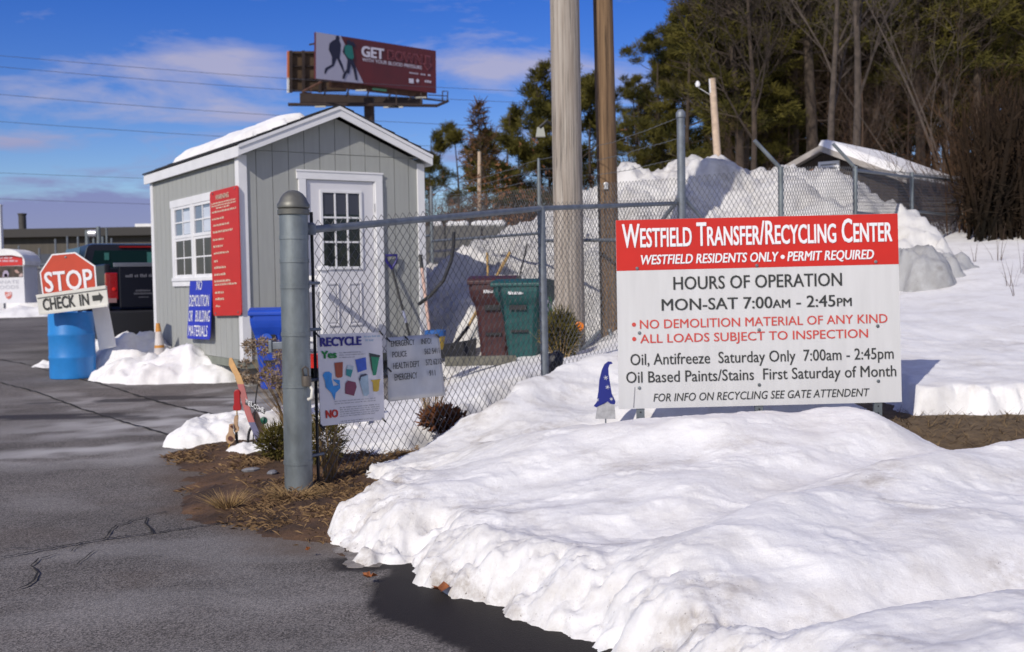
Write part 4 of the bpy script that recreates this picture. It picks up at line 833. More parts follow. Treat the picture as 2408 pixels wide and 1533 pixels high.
# snow shovel leaning on the shed
A = sp(1.945, -.05, 1.06); B = sp(2.07, -.42, -.12)
t = tool('snow_shovel', 'snow shovel with dark blue grip leaning on the shed beside the door', [A, A.lerp(B, .45)], .016, BLACK)
b_ = MB(); b_.path([A.lerp(B, .45), A.lerp(B, .58)], .017, 8); b_.build('sleeve', mat('blue grey sleeve', (.25, .27, .38), .5), t); b_ = MB(); b_.path([A.lerp(B, .58), B], .016, 8); b_.build('lower_handle', BLACK, t)
NAVY = mat('navy plastic', (.018, .012, .16), .45); ex = (sp(1, 0, 0) - sp(0, 0, 0)); up = Vector((0, 0, 1))
b_ = MB(); b_.path([A, A + up * .10 - ex * .075, A + up * .17 - ex * .08, A + up * .175 + ex * .07, A + up * .10 + ex * .065, A], .018, 8); b_.build('grip', NAVY, t, smooth=60)
b_ = MB(); w_ = ex * .22; b_.add([B - w_ + up * .05, B + w_ + up * .05, B + w_ - up * .28 - Vector((0, .1, 0)), B - w_ - up * .28 - Vector((0, .1, 0))], [(0, 1, 2, 3)]); o = b_.build('blade', NAVY, t); md = o.modifiers.new('s', 'SOLIDIFY'); md.thickness = .01
A = P(988, 600, 13.55); B = P(1012, 800, 13.1)
t = tool('long_handled_tool', 'pole with a black grip and pink wooden handle leaning on the right shed corner', [A.lerp(B, .16), B], .020, mat('pink wood', (.50, .33, .27), .7, .1, 8)); b_ = MB(); b_.path([A, A.lerp(B, .16)], .024, 8); b_.build('grip', BLACK, t)
b_ = MB(); b_.box(B + Vector((0, 0, -.12)), (.10, .06, .26)); b_.build('socket', GALVD, t, bevel=.01)
c = P(1024, 822, 12.9); t = thing('bucket', 'small bucket with yellow body and blue rim right of the shed corner', 'bucket', c)
b_ = MB(); b_.lathe([(.09, 0), (.12, .17)], (0, 0, 0), 20); b_.build('body', mat('yellow plastic', (.42, .28, .03), .5), t, True, smooth=50); b_ = MB(); b_.lathe([(.122, .16), (.128, .165), (.128, .23), (.10, .235), (.10, .2)], (0, 0, 0), 20, cap=False); b_.build('rim', mat('blue plastic', (.02, .10, .33), .5), t, True, smooth=40)
c = P(742, 850, 9.0); t = thing('bucket', 'red bucket mostly hidden behind the recycling poster', 'bucket', c); b_ = MB(); b_.lathe([(.055, -.05), (.07, .055), (.075, .06), (.065, .062), (.06, .05)], (0, 0, 0), 20); b_.build('body', RED, t, True, smooth=40); b_ = MB(); b_.path([(-.07, 0, .055), (-.05, -.03, .0), (0, -.04, -.03), (.05, -.03, 0), (.07, 0, .055)], .004, 6); b_.build('handle', GALVD, t, True)
YEL = mat('yellow wood', (.42, .27, .10), .7, .15, 10)
A, B, C_ = P(1198, 594, 15.0), P(1100, 769, 14.3), P(1062, 818, 14.0)
t = tool('snow_pusher', 'snow pusher with a yellow handle lying behind the brown cart', [A, B], .022, YEL); b_ = MB(); b_.path([B, C_], .024, 8); b_.build('lower_handle', BLACK, t)
b_ = MB(); b_.add([C_ + Vector((-.30, -.05, .02)), C_ + Vector((.32, .12, .10)), C_ + Vector((.30, .02, -.10)), C_ + Vector((-.32, -.14, -.15))], [(0, 1, 2, 3)]); o = b_.build('blade', BLACK, t); md = o.modifiers.new('s', 'SOLIDIFY'); md.thickness = .015
tag(tool('broom_stick', 'short tan stick standing up behind the brown cart', [P(1145, 594, 14.6), P(1149, 700, 14.6)], .016, YEL), None, 'stick')
tag(tool('thin_rod', 'thin black rod sticking up behind the green cart', [P(1239, 575, 14.7), P(1217, 668, 14.5)], .012, BLACK), None, 'rod')
tag(tool('thin_rod', 'grey rod leaning left of the brown cart near the snow pusher', [P(1140, 730, 14.5), P(1100, 812, 14.2)], .014, GALVD), None, 'rod')
c = P(1130, 848, 12.9); t = thing('timber_beam', 'weathered grey green timber lying on the snow in front of the brown cart', 'timber', c); b_ = MB(); b_.box((0, 0, 0), (.85, .12, .11), Matrix.Rotation(R(4), 4, 'Z')); b_.build('beam', mat('weathered timber', (.13, .125, .10), .9, .25, 7, .6, 30), t, True, bevel=.01)
t = thing('hanging_hose', 'black hose drooping from the fence rail in front of the snow hill', 'hose', P(1040, 690, 12.5)); b_ = MB(); b_.path([P(1067, 545, 12.5), P(1066, 580, 12.5), P(1060, 615, 12.5), P(1042, 660, 12.5), P(1013, 694, 12.5), P(985, 715, 12.6)], .021, 8); b_.build('tube', BLACK, t, smooth=60)

# ------------------------------------------------------------------ plants made of many small blades
def leaves(mb, c, rx, ry, rz, n, L, w, up_=.5, seed=0, shell=.4):
    r = random.Random(seed)
    for _ in range(n):
        d = Vector((r.gauss(0, 1), r.gauss(0, 1), r.gauss(0, 1))).normalized(); q = r.uniform(shell, 1)
        p = Vector((c[0] + d.x * rx * q, c[1] + d.y * ry * q, c[2] + d.z * rz * q)); o = (d + Vector((r.gauss(0, .5), r.gauss(0, .5), up_ + r.gauss(0, .4)))).normalized(); s = o.orthogonal().normalized() * w * r.uniform(.5, 1); s.rotate(Matrix.Rotation(r.uniform(0, 6.3), 3, o))
        l = L * r.uniform(.6, 1.2); mb.add([p - s, p + s, p + o * l + s * .2, p + o * l - s * .2], [(0, 1, 2, 3)])
def stems(mb, c, n, h, spread, r_, seed=0, lean=(0, 0), k=4, flare=0):
    r = random.Random(seed)
    for _ in range(n):
        a = r.uniform(0, 6.28); q = r.random() ** .5 * spread * .35; b = Vector((c[0] + q * math.cos(a), c[1] + q * math.sin(a), c[2])); hh = h * r.uniform(.55, 1.1)
        d = Vector((math.cos(a) * spread * r.uniform(.2, 1) + lean[0], math.sin(a) * spread * r.uniform(.2, 1) + lean[1], hh)); s = Vector((r.gauss(0, 1), r.gauss(0, 1), 0)).normalized() * r_
        pts = [b + Vector((d.x * t_ ** 1.4, d.y * t_ ** 1.4, d.z * t_)) for t_ in (0, .35, .7, 1)]; vs = []
        for i, p in enumerate(pts): vs += [p - s * (1 - i * .28), p + s * (1 - i * .28)]
        mb.add(vs, [(0, 1, 3, 2), (2, 3, 5, 4), (4, 5, 7, 6)]); yield pts[-1]
def shrub(name, label, cat, c, r3, n, L, w, m, seed, up_=.5):
    t = thing(name, label, cat, c); b_ = MB(); leaves(b_, (c[0], c[1], c[2] + r3[2]), *r3, n, L, w, up_, seed); b_.build('foliage', m, t); b_ = MB(); list(stems(b_, c, 14, r3[2] * 1.3, r3[0] * .6, .006, seed)); b_.build('stem', TWIG, t); return t
c = P(655, 1085, 7.6); shrub('evergreen_shrub', 'small yellow green evergreen shrub just left of the steel gate post', 'shrub', (c.x, 7.6, .06), (.15, .14, .13), 1500, .05, .006, SHRUBM, 1)
c = P(748, 1110, 7.1); shrub('evergreen_shrub', 'dark green shrub tangled in the fence right of the steel gate post', 'shrub', (c.x, 7.35, .04), (.14, .14, .20), 1300, .06, .006, SHRUBM, 2)
c = P(1318, 838, 12.0); t = shrub('evergreen_shrub', 'rounded evergreen shrub at the foot of the pale utility pole', 'shrub', (c.x, 12.0, .42), (.20, .2, .27), 2600, .09, .010, SHRUBM, 3)
b_ = MB(); list(stems(b_, (c.x, 11.8, .4), 16, .4, .3, .006, 5)); b_.build('dry_stem', STRAW, t)
c = P(1040, 995, 8.0); shrub('rusty_shrub', 'low rusty brown leafy shrub at the edge of the snow under the emergency board', 'shrub', (c.x, 8.0, .18), (.17, .13, .10), 900, .05, .016, mat('rusty leaves', (.030, .016, .010), .9, col2=(.22, .075, .02), vscale=11), 4)
t = thing('dried_hydrangea', 'tall dried hydrangea with brown flower heads leaning beside the blue cart', 'plant', P(690, 1005, 8.6))
c = P(688, 1015, 8.6); b_ = MB(); tips = list(stems(b_, (c.x, 8.6, .12), 70, .66, .17, .0042, 11, (-.22, 0))); b_.build('stem', STRAW, t)
b_ = MB()
for i, p in enumerate(tips[:24]): leaves(b_, p, .048, .048, .036, 110, .022, .008, .2, 50 + i, .4)
b_.build('flower_head', mat('dry flower heads', (.15, .105, .07), .95, col2=(.36, .27, .18), vscale=16), t)
for name, label, px, py, Y, n, h, sp_, seed in (('dry_grass_clump', 'dry straw grass clump behind the lower edge of the emergency board', 1015, 985, 8.2, 110, .36, .16, 21), ('dry_grass_clump', 'bare brown stems at the fence foot right of the steel post', 775, 1128, 6.85, 90, .42, .10, 22), ('dry_grass_clump', 'pale tuft of dead grass on the bare dirt left of the steel post', 535, 1200, 6.15, 240, .10, .17, 23), ('dry_grass_clump', 'dead grass tuft at the foot of the steel gate post', 690, 1190, 6.35, 260, .07, .26, 24)):
    c = P(px, py, Y); b_ = MB(); z = max(float(dirt_z(np.array(c.x), np.array(Y))), float(ground_z(c.x, Y))) if Y < 7 else c.z
    list(stems(b_, (c.x, Y, z - .01), n, h, sp_, .0028, seed)); o = b_.build(name, STRAW); tag(o, label, 'grass clump')
b_ = MB(); r = random.Random(31)
for _ in range(13000):
    x, y = r.uniform(-2.6, -.45), r.uniform(5.35, 8.2)
    if not inpoly(np.array(x), np.array(y), DIRT) or fbm(np.array(x), np.array(y), 1.9, 3) < r.gauss(.02, .12) + (.26 if x < -1.5 else -.12): continue
    z = float(dirt_z(np.array(x), np.array(y))); a = r.uniform(0, 6.28); l = r.uniform(.02, .075); d = Vector((math.cos(a), math.sin(a), r.uniform(.05, .6))) * l; s = Vector((-math.sin(a), math.cos(a), 0)) * .0008
    p = Vector((x, y, z)); b_.add([p - s, p + s, p + d * .6 + s + Vector((0, 0, .008)), p + d, p + d * .6 - s + Vector((0, 0, .008))], [(0, 1, 2, 3, 4)])
tag(b_.build('dry_grass', mat('matted brown grass', (.10, .055, .025), .95, col2=(.30, .19, .09), vscale=7)), kind='stuff')
b_ = MB(); r = random.Random(33)
for _ in range(5200):
    x, y = r.uniform(.5, 6.5), r.uniform(6.2, 7.5); z = float(ground_z(x, y)) - .01; a = r.uniform(0, 6.28); l = r.uniform(.04, .11); d = Vector((math.cos(a), math.sin(a), r.uniform(.1, .7))) * l; s = Vector((-math.sin(a), math.cos(a), 0)) * .003
    p = Vector((x, y, z)); b_.add([p - s, p + s, p + d], [(0, 1, 2)])
tag(b_.build('dead_turf_grass', mat('turf blades', (.09, .055, .025), .95, col2=(.22, .15, .07), vscale=9)), kind='stuff')
LEAF = mat('fallen oak leaf', (.28, .09, .025), .8, .3, 20)
def leaf(px, py, gz, label, sc=.035, seed=0):
    r = random.Random(seed); p = G(px, py, gz); b_ = MB(); a0 = r.uniform(0, 6.3); n = 11; o = []
    for k in range(n): q = a0 + 6.283 * k / n; rr = sc * (1 if k % 2 else .55) * (1.5 if k in (0, 1, n - 1) else 1); o.append(p + Vector((rr * math.cos(q), rr * math.sin(q), .012 + r.uniform(0, .02))))
    b_.add(o + [p + Vector((0, 0, .008))], [(k, (k + 1) % n, n) for k in range(n)]); ob = b_.build('fallen_leaf', LEAF); tag(ob, label, 'leaf')
leaf(1035, 1392, .02, 'curled orange brown leaf under the edge of the snow bank', .045, 1); leaf(865, 1362, .025, 'flat dark leaf on the wet asphalt by the snow bank', .03, 2); leaf(868, 1553, .02, 'leaf scrap low on the wet asphalt', .02, 3); leaf(724, 1298, .03, 'tiny orange leaf on the asphalt below the dirt patch', .016, 4)
for q, (px, py, lab) in enumerate(((590, 1116, 'pale flat stone on the dirt below the welcome stake'), (640, 1118, 'dark flat stone on the dirt left of the steel post'))):
    c = G(px, py, .05); b_ = MB(); b_.lathe([(.0, -.01), (.05, -.008), (.055, .004), (.035, .014), (0, .016)], (0, 0, 0), 9, Matrix.Rotation(.6 + q, 4, 'Z') @ Matrix.Diagonal((1.2, .6, 1, 1)), cap=False); o = b_.build('flat_stone', mat('slate stone', (.20, .20, .21), .8, .3, 20), None); o.location = (c.x, c.y, float(dirt_z(np.array(c.x), np.array(c.y))) + .008); tag(o, lab, 'stone')
# twigs poking out of the snow field
for i, (px, py, Y, hh) in enumerate(((2232, 735, 14, .28), (2290, 700, 15, .4), (2345, 690, 15, .5), (2375, 760, 12.5, .45), (2395, 800, 11.6, .42), (2405, 730, 13.5, .6), (2262, 645, 20, .6), (2325, 640, 19, .5), (2390, 640, 18, .7))):
    c = P(px, py, Y); b_ = MB(); list(stems(b_, (c.x, Y, float(field_z(np.array(c.x), np.array(Y))) - .03), 5, hh, .22, .005, 70 + i)); o = b_.build('twig_tuft', TWIG); tag(o, 'bare brown twigs poking out of the snow right of the big sign', 'twigs', 'twigs in the snow field')
# black bag by the fence post, gnome by the sign
c = P(1300, 880, 9.35); t = thing('black_bag', 'crumpled black bag in the snow beside the middle fence post', 'bag', c); b_ = MB(); nx, ny = 20, 12; vs = []
for j in range(ny + 1):
    for i in range(nx):
        a, e = 6.2832 * i / nx, math.pi * j / ny - math.pi / 2; q = 1 + .28 * float(fbm(np.array(a * 1.5), np.array(e * 2.0), 1, 3)); vs.append((.085 * q * math.cos(e) * math.cos(a) + .04 * math.sin(e), .08 * q * math.cos(e) * math.sin(a), .08 + .12 * q * math.sin(e)))
b_.add(vs, [(j * nx + i, j * nx + (i + 1) % nx, (j + 1) * nx + (i + 1) % nx, (j + 1) * nx + i) for j in range(ny) for i in range(nx)]); b_.build('bag_body', mat('black plastic', (.010, .010, .016), .35), t, True, smooth=35)
Yg = 7.15; c = P(1420, 984, Yg); t = thing('garden_gnome', 'flat garden gnome with a tall curled blue hat left of the big sign', 'garden ornament', c)
gp = lambda x, y: P(x, y, Yg)
hat = [(1396, 955), (1403, 946), (1407, 920), (1409, 895), (1415, 870), (1421, 857), (1430, 850), (1438, 851), (1440, 855), (1433, 857), (1430, 866), (1431, 880), (1434, 900), (1438, 925), (1447, 944), (1445, 951), (1436, 950), (1428, 944), (1420, 950), (1410, 953), (1402, 958)]
b_ = MB(); b_.prism([gp(*q) for q in hat], (0, .02, 0)); b_.build('hat', mat('royal blue paint', (.012, .020, .20), .5), t)
b_ = MB(); b_.prism([gp(*q) for q in ((1404, 957), (1414, 952), (1422, 947), (1430, 946), (1438, 952), (1445, 953), (1447, 985), (1400, 985))], (0, .018, 0)); b_.build('beard', mat('grey beard paint', (.40, .40, .41), .7, .2, 30), t)
b_ = MB()
for x, y, s in ((1424, 888, 5.5), (1428, 910, 5), (1404, 940, 4), (1437, 938, 4)):
    for k in range(3): a = k * 1.047 + .3; b_.path([gp(x - s * math.cos(a), y - s * math.sin(a)) + Vector((0, -.003, 0)), gp(x + s * math.cos(a), y + s * math.sin(a)) + Vector((0, -.003, 0))], .0016, 4)
b_.build('snowflake', WLET, t)
b_ = MB(); b_.path([gp(1424, 983) + Vector((0, .01, 0)), gp(1424, 1005) + Vector((0, .01, 0))], .005, 6); b_.build('stake', GALVD, t)

# ------------------------------------------------------------------ ornaments in the bed beside the gate post
Yo = 8.1; op = lambda x, y, dy=0: P((x / 4.382 + 600) * .8358, (y / 4.382 + 980) * .8358, Yo + dy)
t = thing('painted_ski', 'old wooden ski painted yellow, red and blue leaning in the snow', 'ski', op(600, 1310))
cl = [(212, 118), (228, 200), (262, 270), (300, 340), (335, 440), (365, 560), (395, 680), (430, 800), (470, 910), (515, 1010), (560, 1130), (600, 1310)]
def ski(a, b, nm, m):
    b_ = MB(); vs = []
    for i, (x, y) in enumerate(cl[a:b + 1]):
        w_ = (.010 if (a + i) == 0 else .024); p = op(x, y, -.15 + .28 * (1 - y / 1310.)); vs += [p + Vector((-w_, 0, 0)), p + Vector((w_, 0, 0)), p + Vector((w_, .012, 0)), p + Vector((-w_, .012, 0))]
    n = b - a; b_.add(vs, [(i * 4 + k, i * 4 + (k + 1) % 4, i * 4 + 4 + (k + 1) % 4, i * 4 + 4 + k) for i in range(n) for k in range(4)] + [(3, 2, 1, 0), (n * 4, n * 4 + 1, n * 4 + 2, n * 4 + 3)]); b_.build(nm, m, t)
ski(0, 4, 'bare_wood_tip', mat('yellow varnished wood', (.42, .21, .04), .5, .2, 10)); ski(4, 8, 'red_section', mat('worn red paint', (.26, .02, .022), .5, .25, 12)); ski(8, 11, 'blue_section', mat('navy paint', (.02, .022, .11), .5, .2, 12))
t = thing('wooden_ornament', 'hanging wooden ornament with a red paddle over tan wooden pieces', 'garden ornament', op(230, 1290))
b_ = MB(); b_.prism([op(*q) for q in ((252, 545), (262, 520), (285, 508), (310, 512), (327, 535), (330, 690), (340, 710), (340, 755), (330, 768), (250, 768), (240, 750), (242, 715), (252, 690))], (0, .022, 0)); b_.build('red_paddle', mat('deep red paint', (.36, .008, .012), .45), t, bevel=.004)
TAN = mat('tan plywood', (.42, .27, .16), .7, .1, 14)
b_ = MB(); b_.prism([op(*q) for q in ((262, 832), (285, 822), (305, 830), (300, 900), (298, 950), (312, 980), (312, 1015), (285, 1035), (255, 1030), (248, 960), (252, 890))], (0, .015, 0)); b_.build('wood_piece', TAN, t)
b_ = MB(); b_.prism([op(*q, -.02) for q in ((195, 935), (240, 930), (242, 1030), (262, 1070), (264, 1120), (245, 1160), (215, 1180), (178, 1170), (152, 1130), (155, 1080), (185, 1035))], (0, .015, 0)); b_.build('wood_piece', TAN, t)
b_ = MB(); c = op(208, 1110, -.03); b_.lathe([(.0, .003), (.018, .002), (.018, -.002), (0, -.003)], c, 12, XM, cap=False); c = op(225, 962, -.03); b_.lathe([(0, .002), (.010, .002), (.010, -.002), (0, -.002)], c, 10, XM, cap=False); b_.build('dark_hole', mat('dark brown', (.09, .03, .025), .8), t)
b_ = MB(); b_.path([op(290, 765), op(288, 830)], .003, 4); b_.path([op(205, 1170), op(190, 1230), op(150, 1270), op(128, 1290), op(118, 1360)], .006, 5); b_.build('gold_chain', mat('gold chain', (.50, .30, .04), .4, metal=.5), t)
b_ = MB(); b_.path([op(283, 1030, .01), op(300, 1280, .01)], .012, 6); b_.path([op(288, 520, .035), op(294, 1100, .035)], .005, 5); b_.build('support_rod', BLACK, t)
t = thing('garden_hook', 'black curved shepherd hook rod between the ski and the welcome stake', 'garden hook', op(388, 1440)); b_ = MB(); b_.path([op(*q) for q in ((385, 1470), (405, 1380), (422, 1250), (428, 1120), (440, 1030), (460, 985), (490, 962), (520, 960))], .010, 8); b_.build('rod', BLACK, t, smooth=60)
t = thing('welcome_stake', 'thin metal stake carrying white letters spelling WELCOME', 'garden sign', op(470, 1500)); b_ = MB(); b_.path([op(468, 1510, -.05), op(498, 1000, -.05), op(525, 600, -.05), op(545, 455, -.05)], .0055, 6); b_.build('stake', BLACK, t, smooth=60)
b_ = MB(); f, nr = frame_quad(op(395, 628, -.07), op(632, 752, -.07), op(392, 690, -.07), op(632, 812, -.07)); panel(b_, f, .006); b_.build('backing', BLACK, t)
b_ = MB()
for i, ch in enumerate('WELCOME'): text(b_, f, ch, .02 + .14 * i, .02 + .14 * i + .125, -.15 + .18 * (i % 2) - .1, .72 + .18 * (i % 2), d=.003, bold=.03)
b_.build('lettering', WLET, t)
t = thing('bird_ornament', 'small tan wooden bird ornament with a green tail in the snow lump', 'garden ornament', op(540, 970)); b_ = MB(); b_.lathe([(.0, -.12), (.035, -.09), (.042, -.03), (.030, .04), (.022, .07), (0, .085)], op(535, 905, .05), 14, Matrix.Rotation(R(-12), 4, 'Y'), cap=False); b_.build('body', TAN, t, smooth=60)
b_ = MB(); b_.path([op(560, 910, .05), op(590, 898, .05), op(612, 888, .05)], [.012, .014, .022], 8); b_.lathe([(.0, -.02), (.028, -.012), (.028, .012), (0, .02)], op(620, 890, .05), 12, XM, cap=False); b_.build('tail', mat('dark green paint', (.01, .10, .06), .5), t, smooth=60)
b_ = MB(); b_.path([op(535, 930, .05), op(540, 1060, .06)], .006, 5); b_.build('peg', BLACK, t)

# ------------------------------------------------------------------ barrel, stop sign, plank, cone
Yb = 14.45; c = P(172, 889, Yb); t = thing('barrel', 'bright blue plastic barrel holding up the stop sign', 'barrel', c)
prof = [(.270, 0), (.288, .012), (.293, .06), (.291, .26), (.297, .275), (.297, .30), (.291, .315), (.291, .56), (.297, .575), (.297, .60), (.291, .615), (.288, .84), (.278, .875), (.262, .885), (.258, .870), (.0, .868)]
b_ = MB(); b_.lathe(prof, (0, 0, 0), 40, cap=False); b_.build('drum', mat('barrel plastic', (.022, .21, .56), .38, .12, 3), t, True, smooth=35)
b_ = MB()
for x, z in ((.16, .62), (-.18, .55)): b_.lathe([(.03, -.012), (.03, .012), (0, .013)], (x, -.1, .88), 10)
b_.build('bung', mat('barrel bung', (.02, .12, .36), .4), t, True)
bp = lambda x, y, dy=0: P(x * .1963, 468 + y * .1963, 14.1 + dy)
t = thing('stop_sign', 'leaning red octagonal STOP sign fixed to the blue barrel', 'stop sign', bp(800, 1300))
TLc, TRc, RU, RL, LU, LL = bp(620, 660), bp(900, 635), bp(1140, 800), bp(1160, 1045), bp(475, 880), bp(505, 1130); BRc = RL + (LL - TLc) * .62 - (RL - LL) * .06; BLc = LL + (RL - TRc) * .62 + (RL - LL) * .06
octo = [TLc, TRc, RU, RL, RL + (LU - TLc) , LL + (RU - TRc) , LL, LU]
octo[4] = RL + (LL - TLc) * 0 + (bp(960, 1330) - bp(1160, 1045)); octo[5] = octo[4] + (TLc - TRc)
cen = sum(octo, Vector()) / 8; nrm = Vector((0, -1, 0))
b_ = MB(); b_.prism(octo, (0, .004, 0)); b_.build('border', WLET, t)
b_ = MB(); inn = [cen + (p - cen) * .95 + nrm * .003 for p in octo]; b_.add(inn, [tuple(range(8))]); b_.build('red_face', mat('stop sign red', (.52, .055, .022), .45, .08, 2), t)
f, nr = frame_quad(bp(525, 880, -.004), bp(1098, 835, -.004), bp(545, 1118, -.004), bp(1125, 1062, -.004)); b_ = MB(); text(b_, f, 'STOP', .0, 1, .0, 1, d=.003, bold=.02); b_.build('lettering', WLET, t)
b_ = MB(); c = bp(785, 695, -.006); b_.lathe([(.016, 0), (.012, .006), (0, .007)], c, 10, XM, cap=False); b_.build('bolt', GALV, t)
t = thing('check_in_sign', 'white board with black CHECK IN and an arrow below the stop sign', 'sign', bp(860, 1350, -.1))
f, nr = frame_quad(bp(438, 1160, -.12), bp(1270, 1045, -.12), bp(470, 1385, -.12), bp(1295, 1280, -.12)); CREAMW = mat('cream white board', (.64, .635, .58), .6, .08, 4)
b_ = MB(); panel(b_, f, .02); b_.prism([f(0, -.05, .02), f(1, -.05, .02), f(1, .12, .02), f(0, .12, .02)], nr * -.0195); b_.prism([f(0.02, .9, .014), f(1, .9, .014), f(1, 1.03, .014), f(.02, 1.03, .014)], nr * -.0135); b_.build('board', CREAMW, t, bevel=.003)
b_ = MB(); text(b_, f, 'CHECK', .07, .535, .20, .82, d=.004, bold=.028); text(b_, f, 'IN', .60, .735, .22, .82, d=.004, bold=.028)
poly(b_, f, [(.785, .38), (.89, .38), (.885, .24), (.945, .51), (.895, .80), (.895, .66), (.79, .66)], .004); b_.build('lettering', INK, t)
t = thing('wooden_plank', 'white painted plank leaning down behind the right end of the check in board', 'plank', P(252, 818, 14.5)); b_ = MB()
b_.prism([P(214, 712, 14.25), P(251, 709, 14.25), P(272, 815, 14.6), P(233, 824, 14.6)], (0, .03, 0)); b_.build('plank', WHITE, t, bevel=.003)
A = P(371, 760, 14.62); B = P(377, 850, 14.62); t = thing('traffic_cone', 'faded orange and white traffic cone buried in the snow pile', 'traffic cone', B); ax_ = (A - B); L = ax_.length; Mq = ax_.to_track_quat('Z', 'Y').to_matrix().to_4x4()
OR = mat('faded orange', (.50, .215, .035), .6, .15, 8); CW = mat('scuffed white sleeve', (.56, .52, .50), .6, .15, 8)
rad = lambda z: .088 - .062 * z
for nm, z0, z1, mm in (('orange_top', .78, 1.0, OR), ('white_sleeve', .43, .779, CW), ('orange_band', .36, .429, OR), ('white_sleeve', .15, .359, CW), ('orange_foot', -.2, .149, OR)):
    b_ = MB(); b_.lathe([(rad(z0), z0 * L), (rad(z1), z1 * L)], (0, 0, 0), 22, Mq); b_.build(nm, mm, t, True, smooth=50)
b_ = MB(); b_.box((0, 0, -.21 * L), (.30, .30, .03), Mq); b_.build('base', RUBBER, t, True)

# ------------------------------------------------------------------ pickup truck behind the shed
tp = P(252, 800, 17.0); TZ = .17
t = thing('pickup_truck', 'black pickup truck seen from behind, half hidden by the shed', 'pickup truck', (tp.x, 17.0, TZ), R(31))
PAINT = mat('black truck paint', (.008, .009, .016), .4, coat=.15, spec=.3); CHROME = mat('dull chrome', (.42, .43, .46), .3, metal=.8); TINT = mat('truck glass', (.006, .022, .022), .08, spec=.5)
def loop(mb, secs):                            # skin cross sections (lists of equal length) along y
    k = len(secs[0]); mb.add([p for s_ in secs for p in s_], [(i * k + j, i * k + (j + 1) % k, (i + 1) * k + (j + 1) % k, (i + 1) * k + j) for i in range(len(secs) - 1) for j in range(k)] + [tuple(range(k - 1, -1, -1)), tuple(range((len(secs) - 1) * k, len(secs) * k))])
WD = 2.02; BR = 1.50
b_ = MB()
for x0, x1 in ((0.0, .09), (WD - .09, WD)):
    pts = [(.05, .62), (.85, .62)] + [(1.30 - .46 * math.cos(a), .62 + .40 * math.sin(a)) for a in np.linspace(.1, 3.04, 10)] + [(1.76, .62), (2.45, .62), (2.45, BR), (.02, BR)]
    b_.prism([(x0, y, z) for y, z in pts], (x1 - x0, 0, 0))
b_.bx(.09, WD - .09, .10, 2.44, .72, .80); b_.bx(.09, WD - .09, 2.40, 2.449, .8, BR - .02); b_.build('bed', PAINT, t, True, bevel=.02)
b_ = MB()
cabs = [(2.50, .0, 1.22, .12, 1.84), (2.52, 0, 1.26, .16, 1.90), (2.9, 0, 1.26, .20, 1.93), (4.2, 0, 1.26, .21, 1.91), (4.45, 0, 1.24, .22, 1.86), (5.15, .02, 1.20, .1, 1.25), (6.4, .05, 1.14, .10, 1.17), (6.5, .06, 1.08, .12, 1.10)]
loop(b_, [[(a, y, .55), (WD - a, y, .55), (WD - a, y, zb), (WD - a - .02, y, zb + .02), (WD - b - .04, y, zt - .02), (WD - b - .12, y, zt), (b + .12, y, zt), (b + .04, y, zt - .02), (a + .02, y, zb + .02), (a, y, zb)] for y, a, zb, b, zt in cabs])
cab = b_.build('cab', PAINT, t, True, bevel=.02, smooth=35)
b_ = MB(); b_.prism([(.20, 2.492, 1.40), (WD - .20, 2.492, 1.40), (WD - .30, 2.500, 1.79), (.30, 2.500, 1.79)], (0, .006, 0)); b_.build('rear_window', TINT, cab, True)
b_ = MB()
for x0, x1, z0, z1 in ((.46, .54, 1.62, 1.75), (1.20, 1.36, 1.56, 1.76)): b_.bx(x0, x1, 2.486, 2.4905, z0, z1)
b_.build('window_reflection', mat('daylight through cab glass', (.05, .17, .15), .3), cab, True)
b_ = MB(); b_.bx(.72, 1.30, 2.47, 2.50, 1.84, 1.87); b_.build('third_brake_light', mat('dark red lens', (.25, .01, .01), .25), cab, True)
for x in (-.004, WD - .006): b_ = MB(); b_.prism([(x, 2.7, 1.33), (x, 4.75, 1.33), (x + (.11 if x < 1 else -.11), 4.3, 1.86), (x + (.11 if x < 1 else -.11), 2.75, 1.86)], (.01, 0, 0)); b_.build('side_window', TINT, cab, True)
b_ = MB(); b_.bx(.20, WD - .20, -.035, .03, .80, BR - .01); tg = b_.build('tailgate', PAINT, t, True, bevel=.02)
b_ = MB(); b_.bx(.12, WD - .12, -.045, -.03, BR - .05, BR + .015); b_.build('chrome_rail', CHROME, tg, True, bevel=.006)
b_ = MB(); ff = lambda u, v, d=0: Vector((.30 + 1.4 * u, -.039 - d, 1.335 - .05 * v)); scribble(b_, ff, .0, .42, 0, 1); scribble(b_, ff, .56, 1, 0, 1); ff = lambda u, v, d=0: Vector((.42 + .28 * u, -.038 - d, 1.09 - .13 * v)); scribble(b_, ff, .1, .9, 0, .25); scribble(b_, ff, 0, 1, .35, .6); scribble(b_, ff, .25, .8, .85, 1); b_.build('emblem', mat('grey emblem', (.20, .20, .23), .4, metal=.3), tg, True)
for x0, x1 in ((.0, .185), (WD - .185, WD)):
    b_ = MB(); b_.bx(x0, x1, -.03, .08, .93, 1.36); tl = b_.build('taillight', mat('red lens', (.30, .008, .010), .2, coat=.5), t, True, bevel=.015)
    b_ = MB(); b_.bx(x0 + .03, x1 - .03, -.037, -.028, .89, .96); b_.build('reverse_lens', mat('pink grey lens', (.30, .18, .18), .25), tl, True)
    b_ = MB(); b_.lathe([(.03, 0), (.025, .008), (0, .01)], ((x0 + x1) / 2 + .03, -.031, 1.10), 12, XM, cap=False); b_.build('lamp_spot', mat('bright red lens', (.7, .02, .015), .2), tl, True)
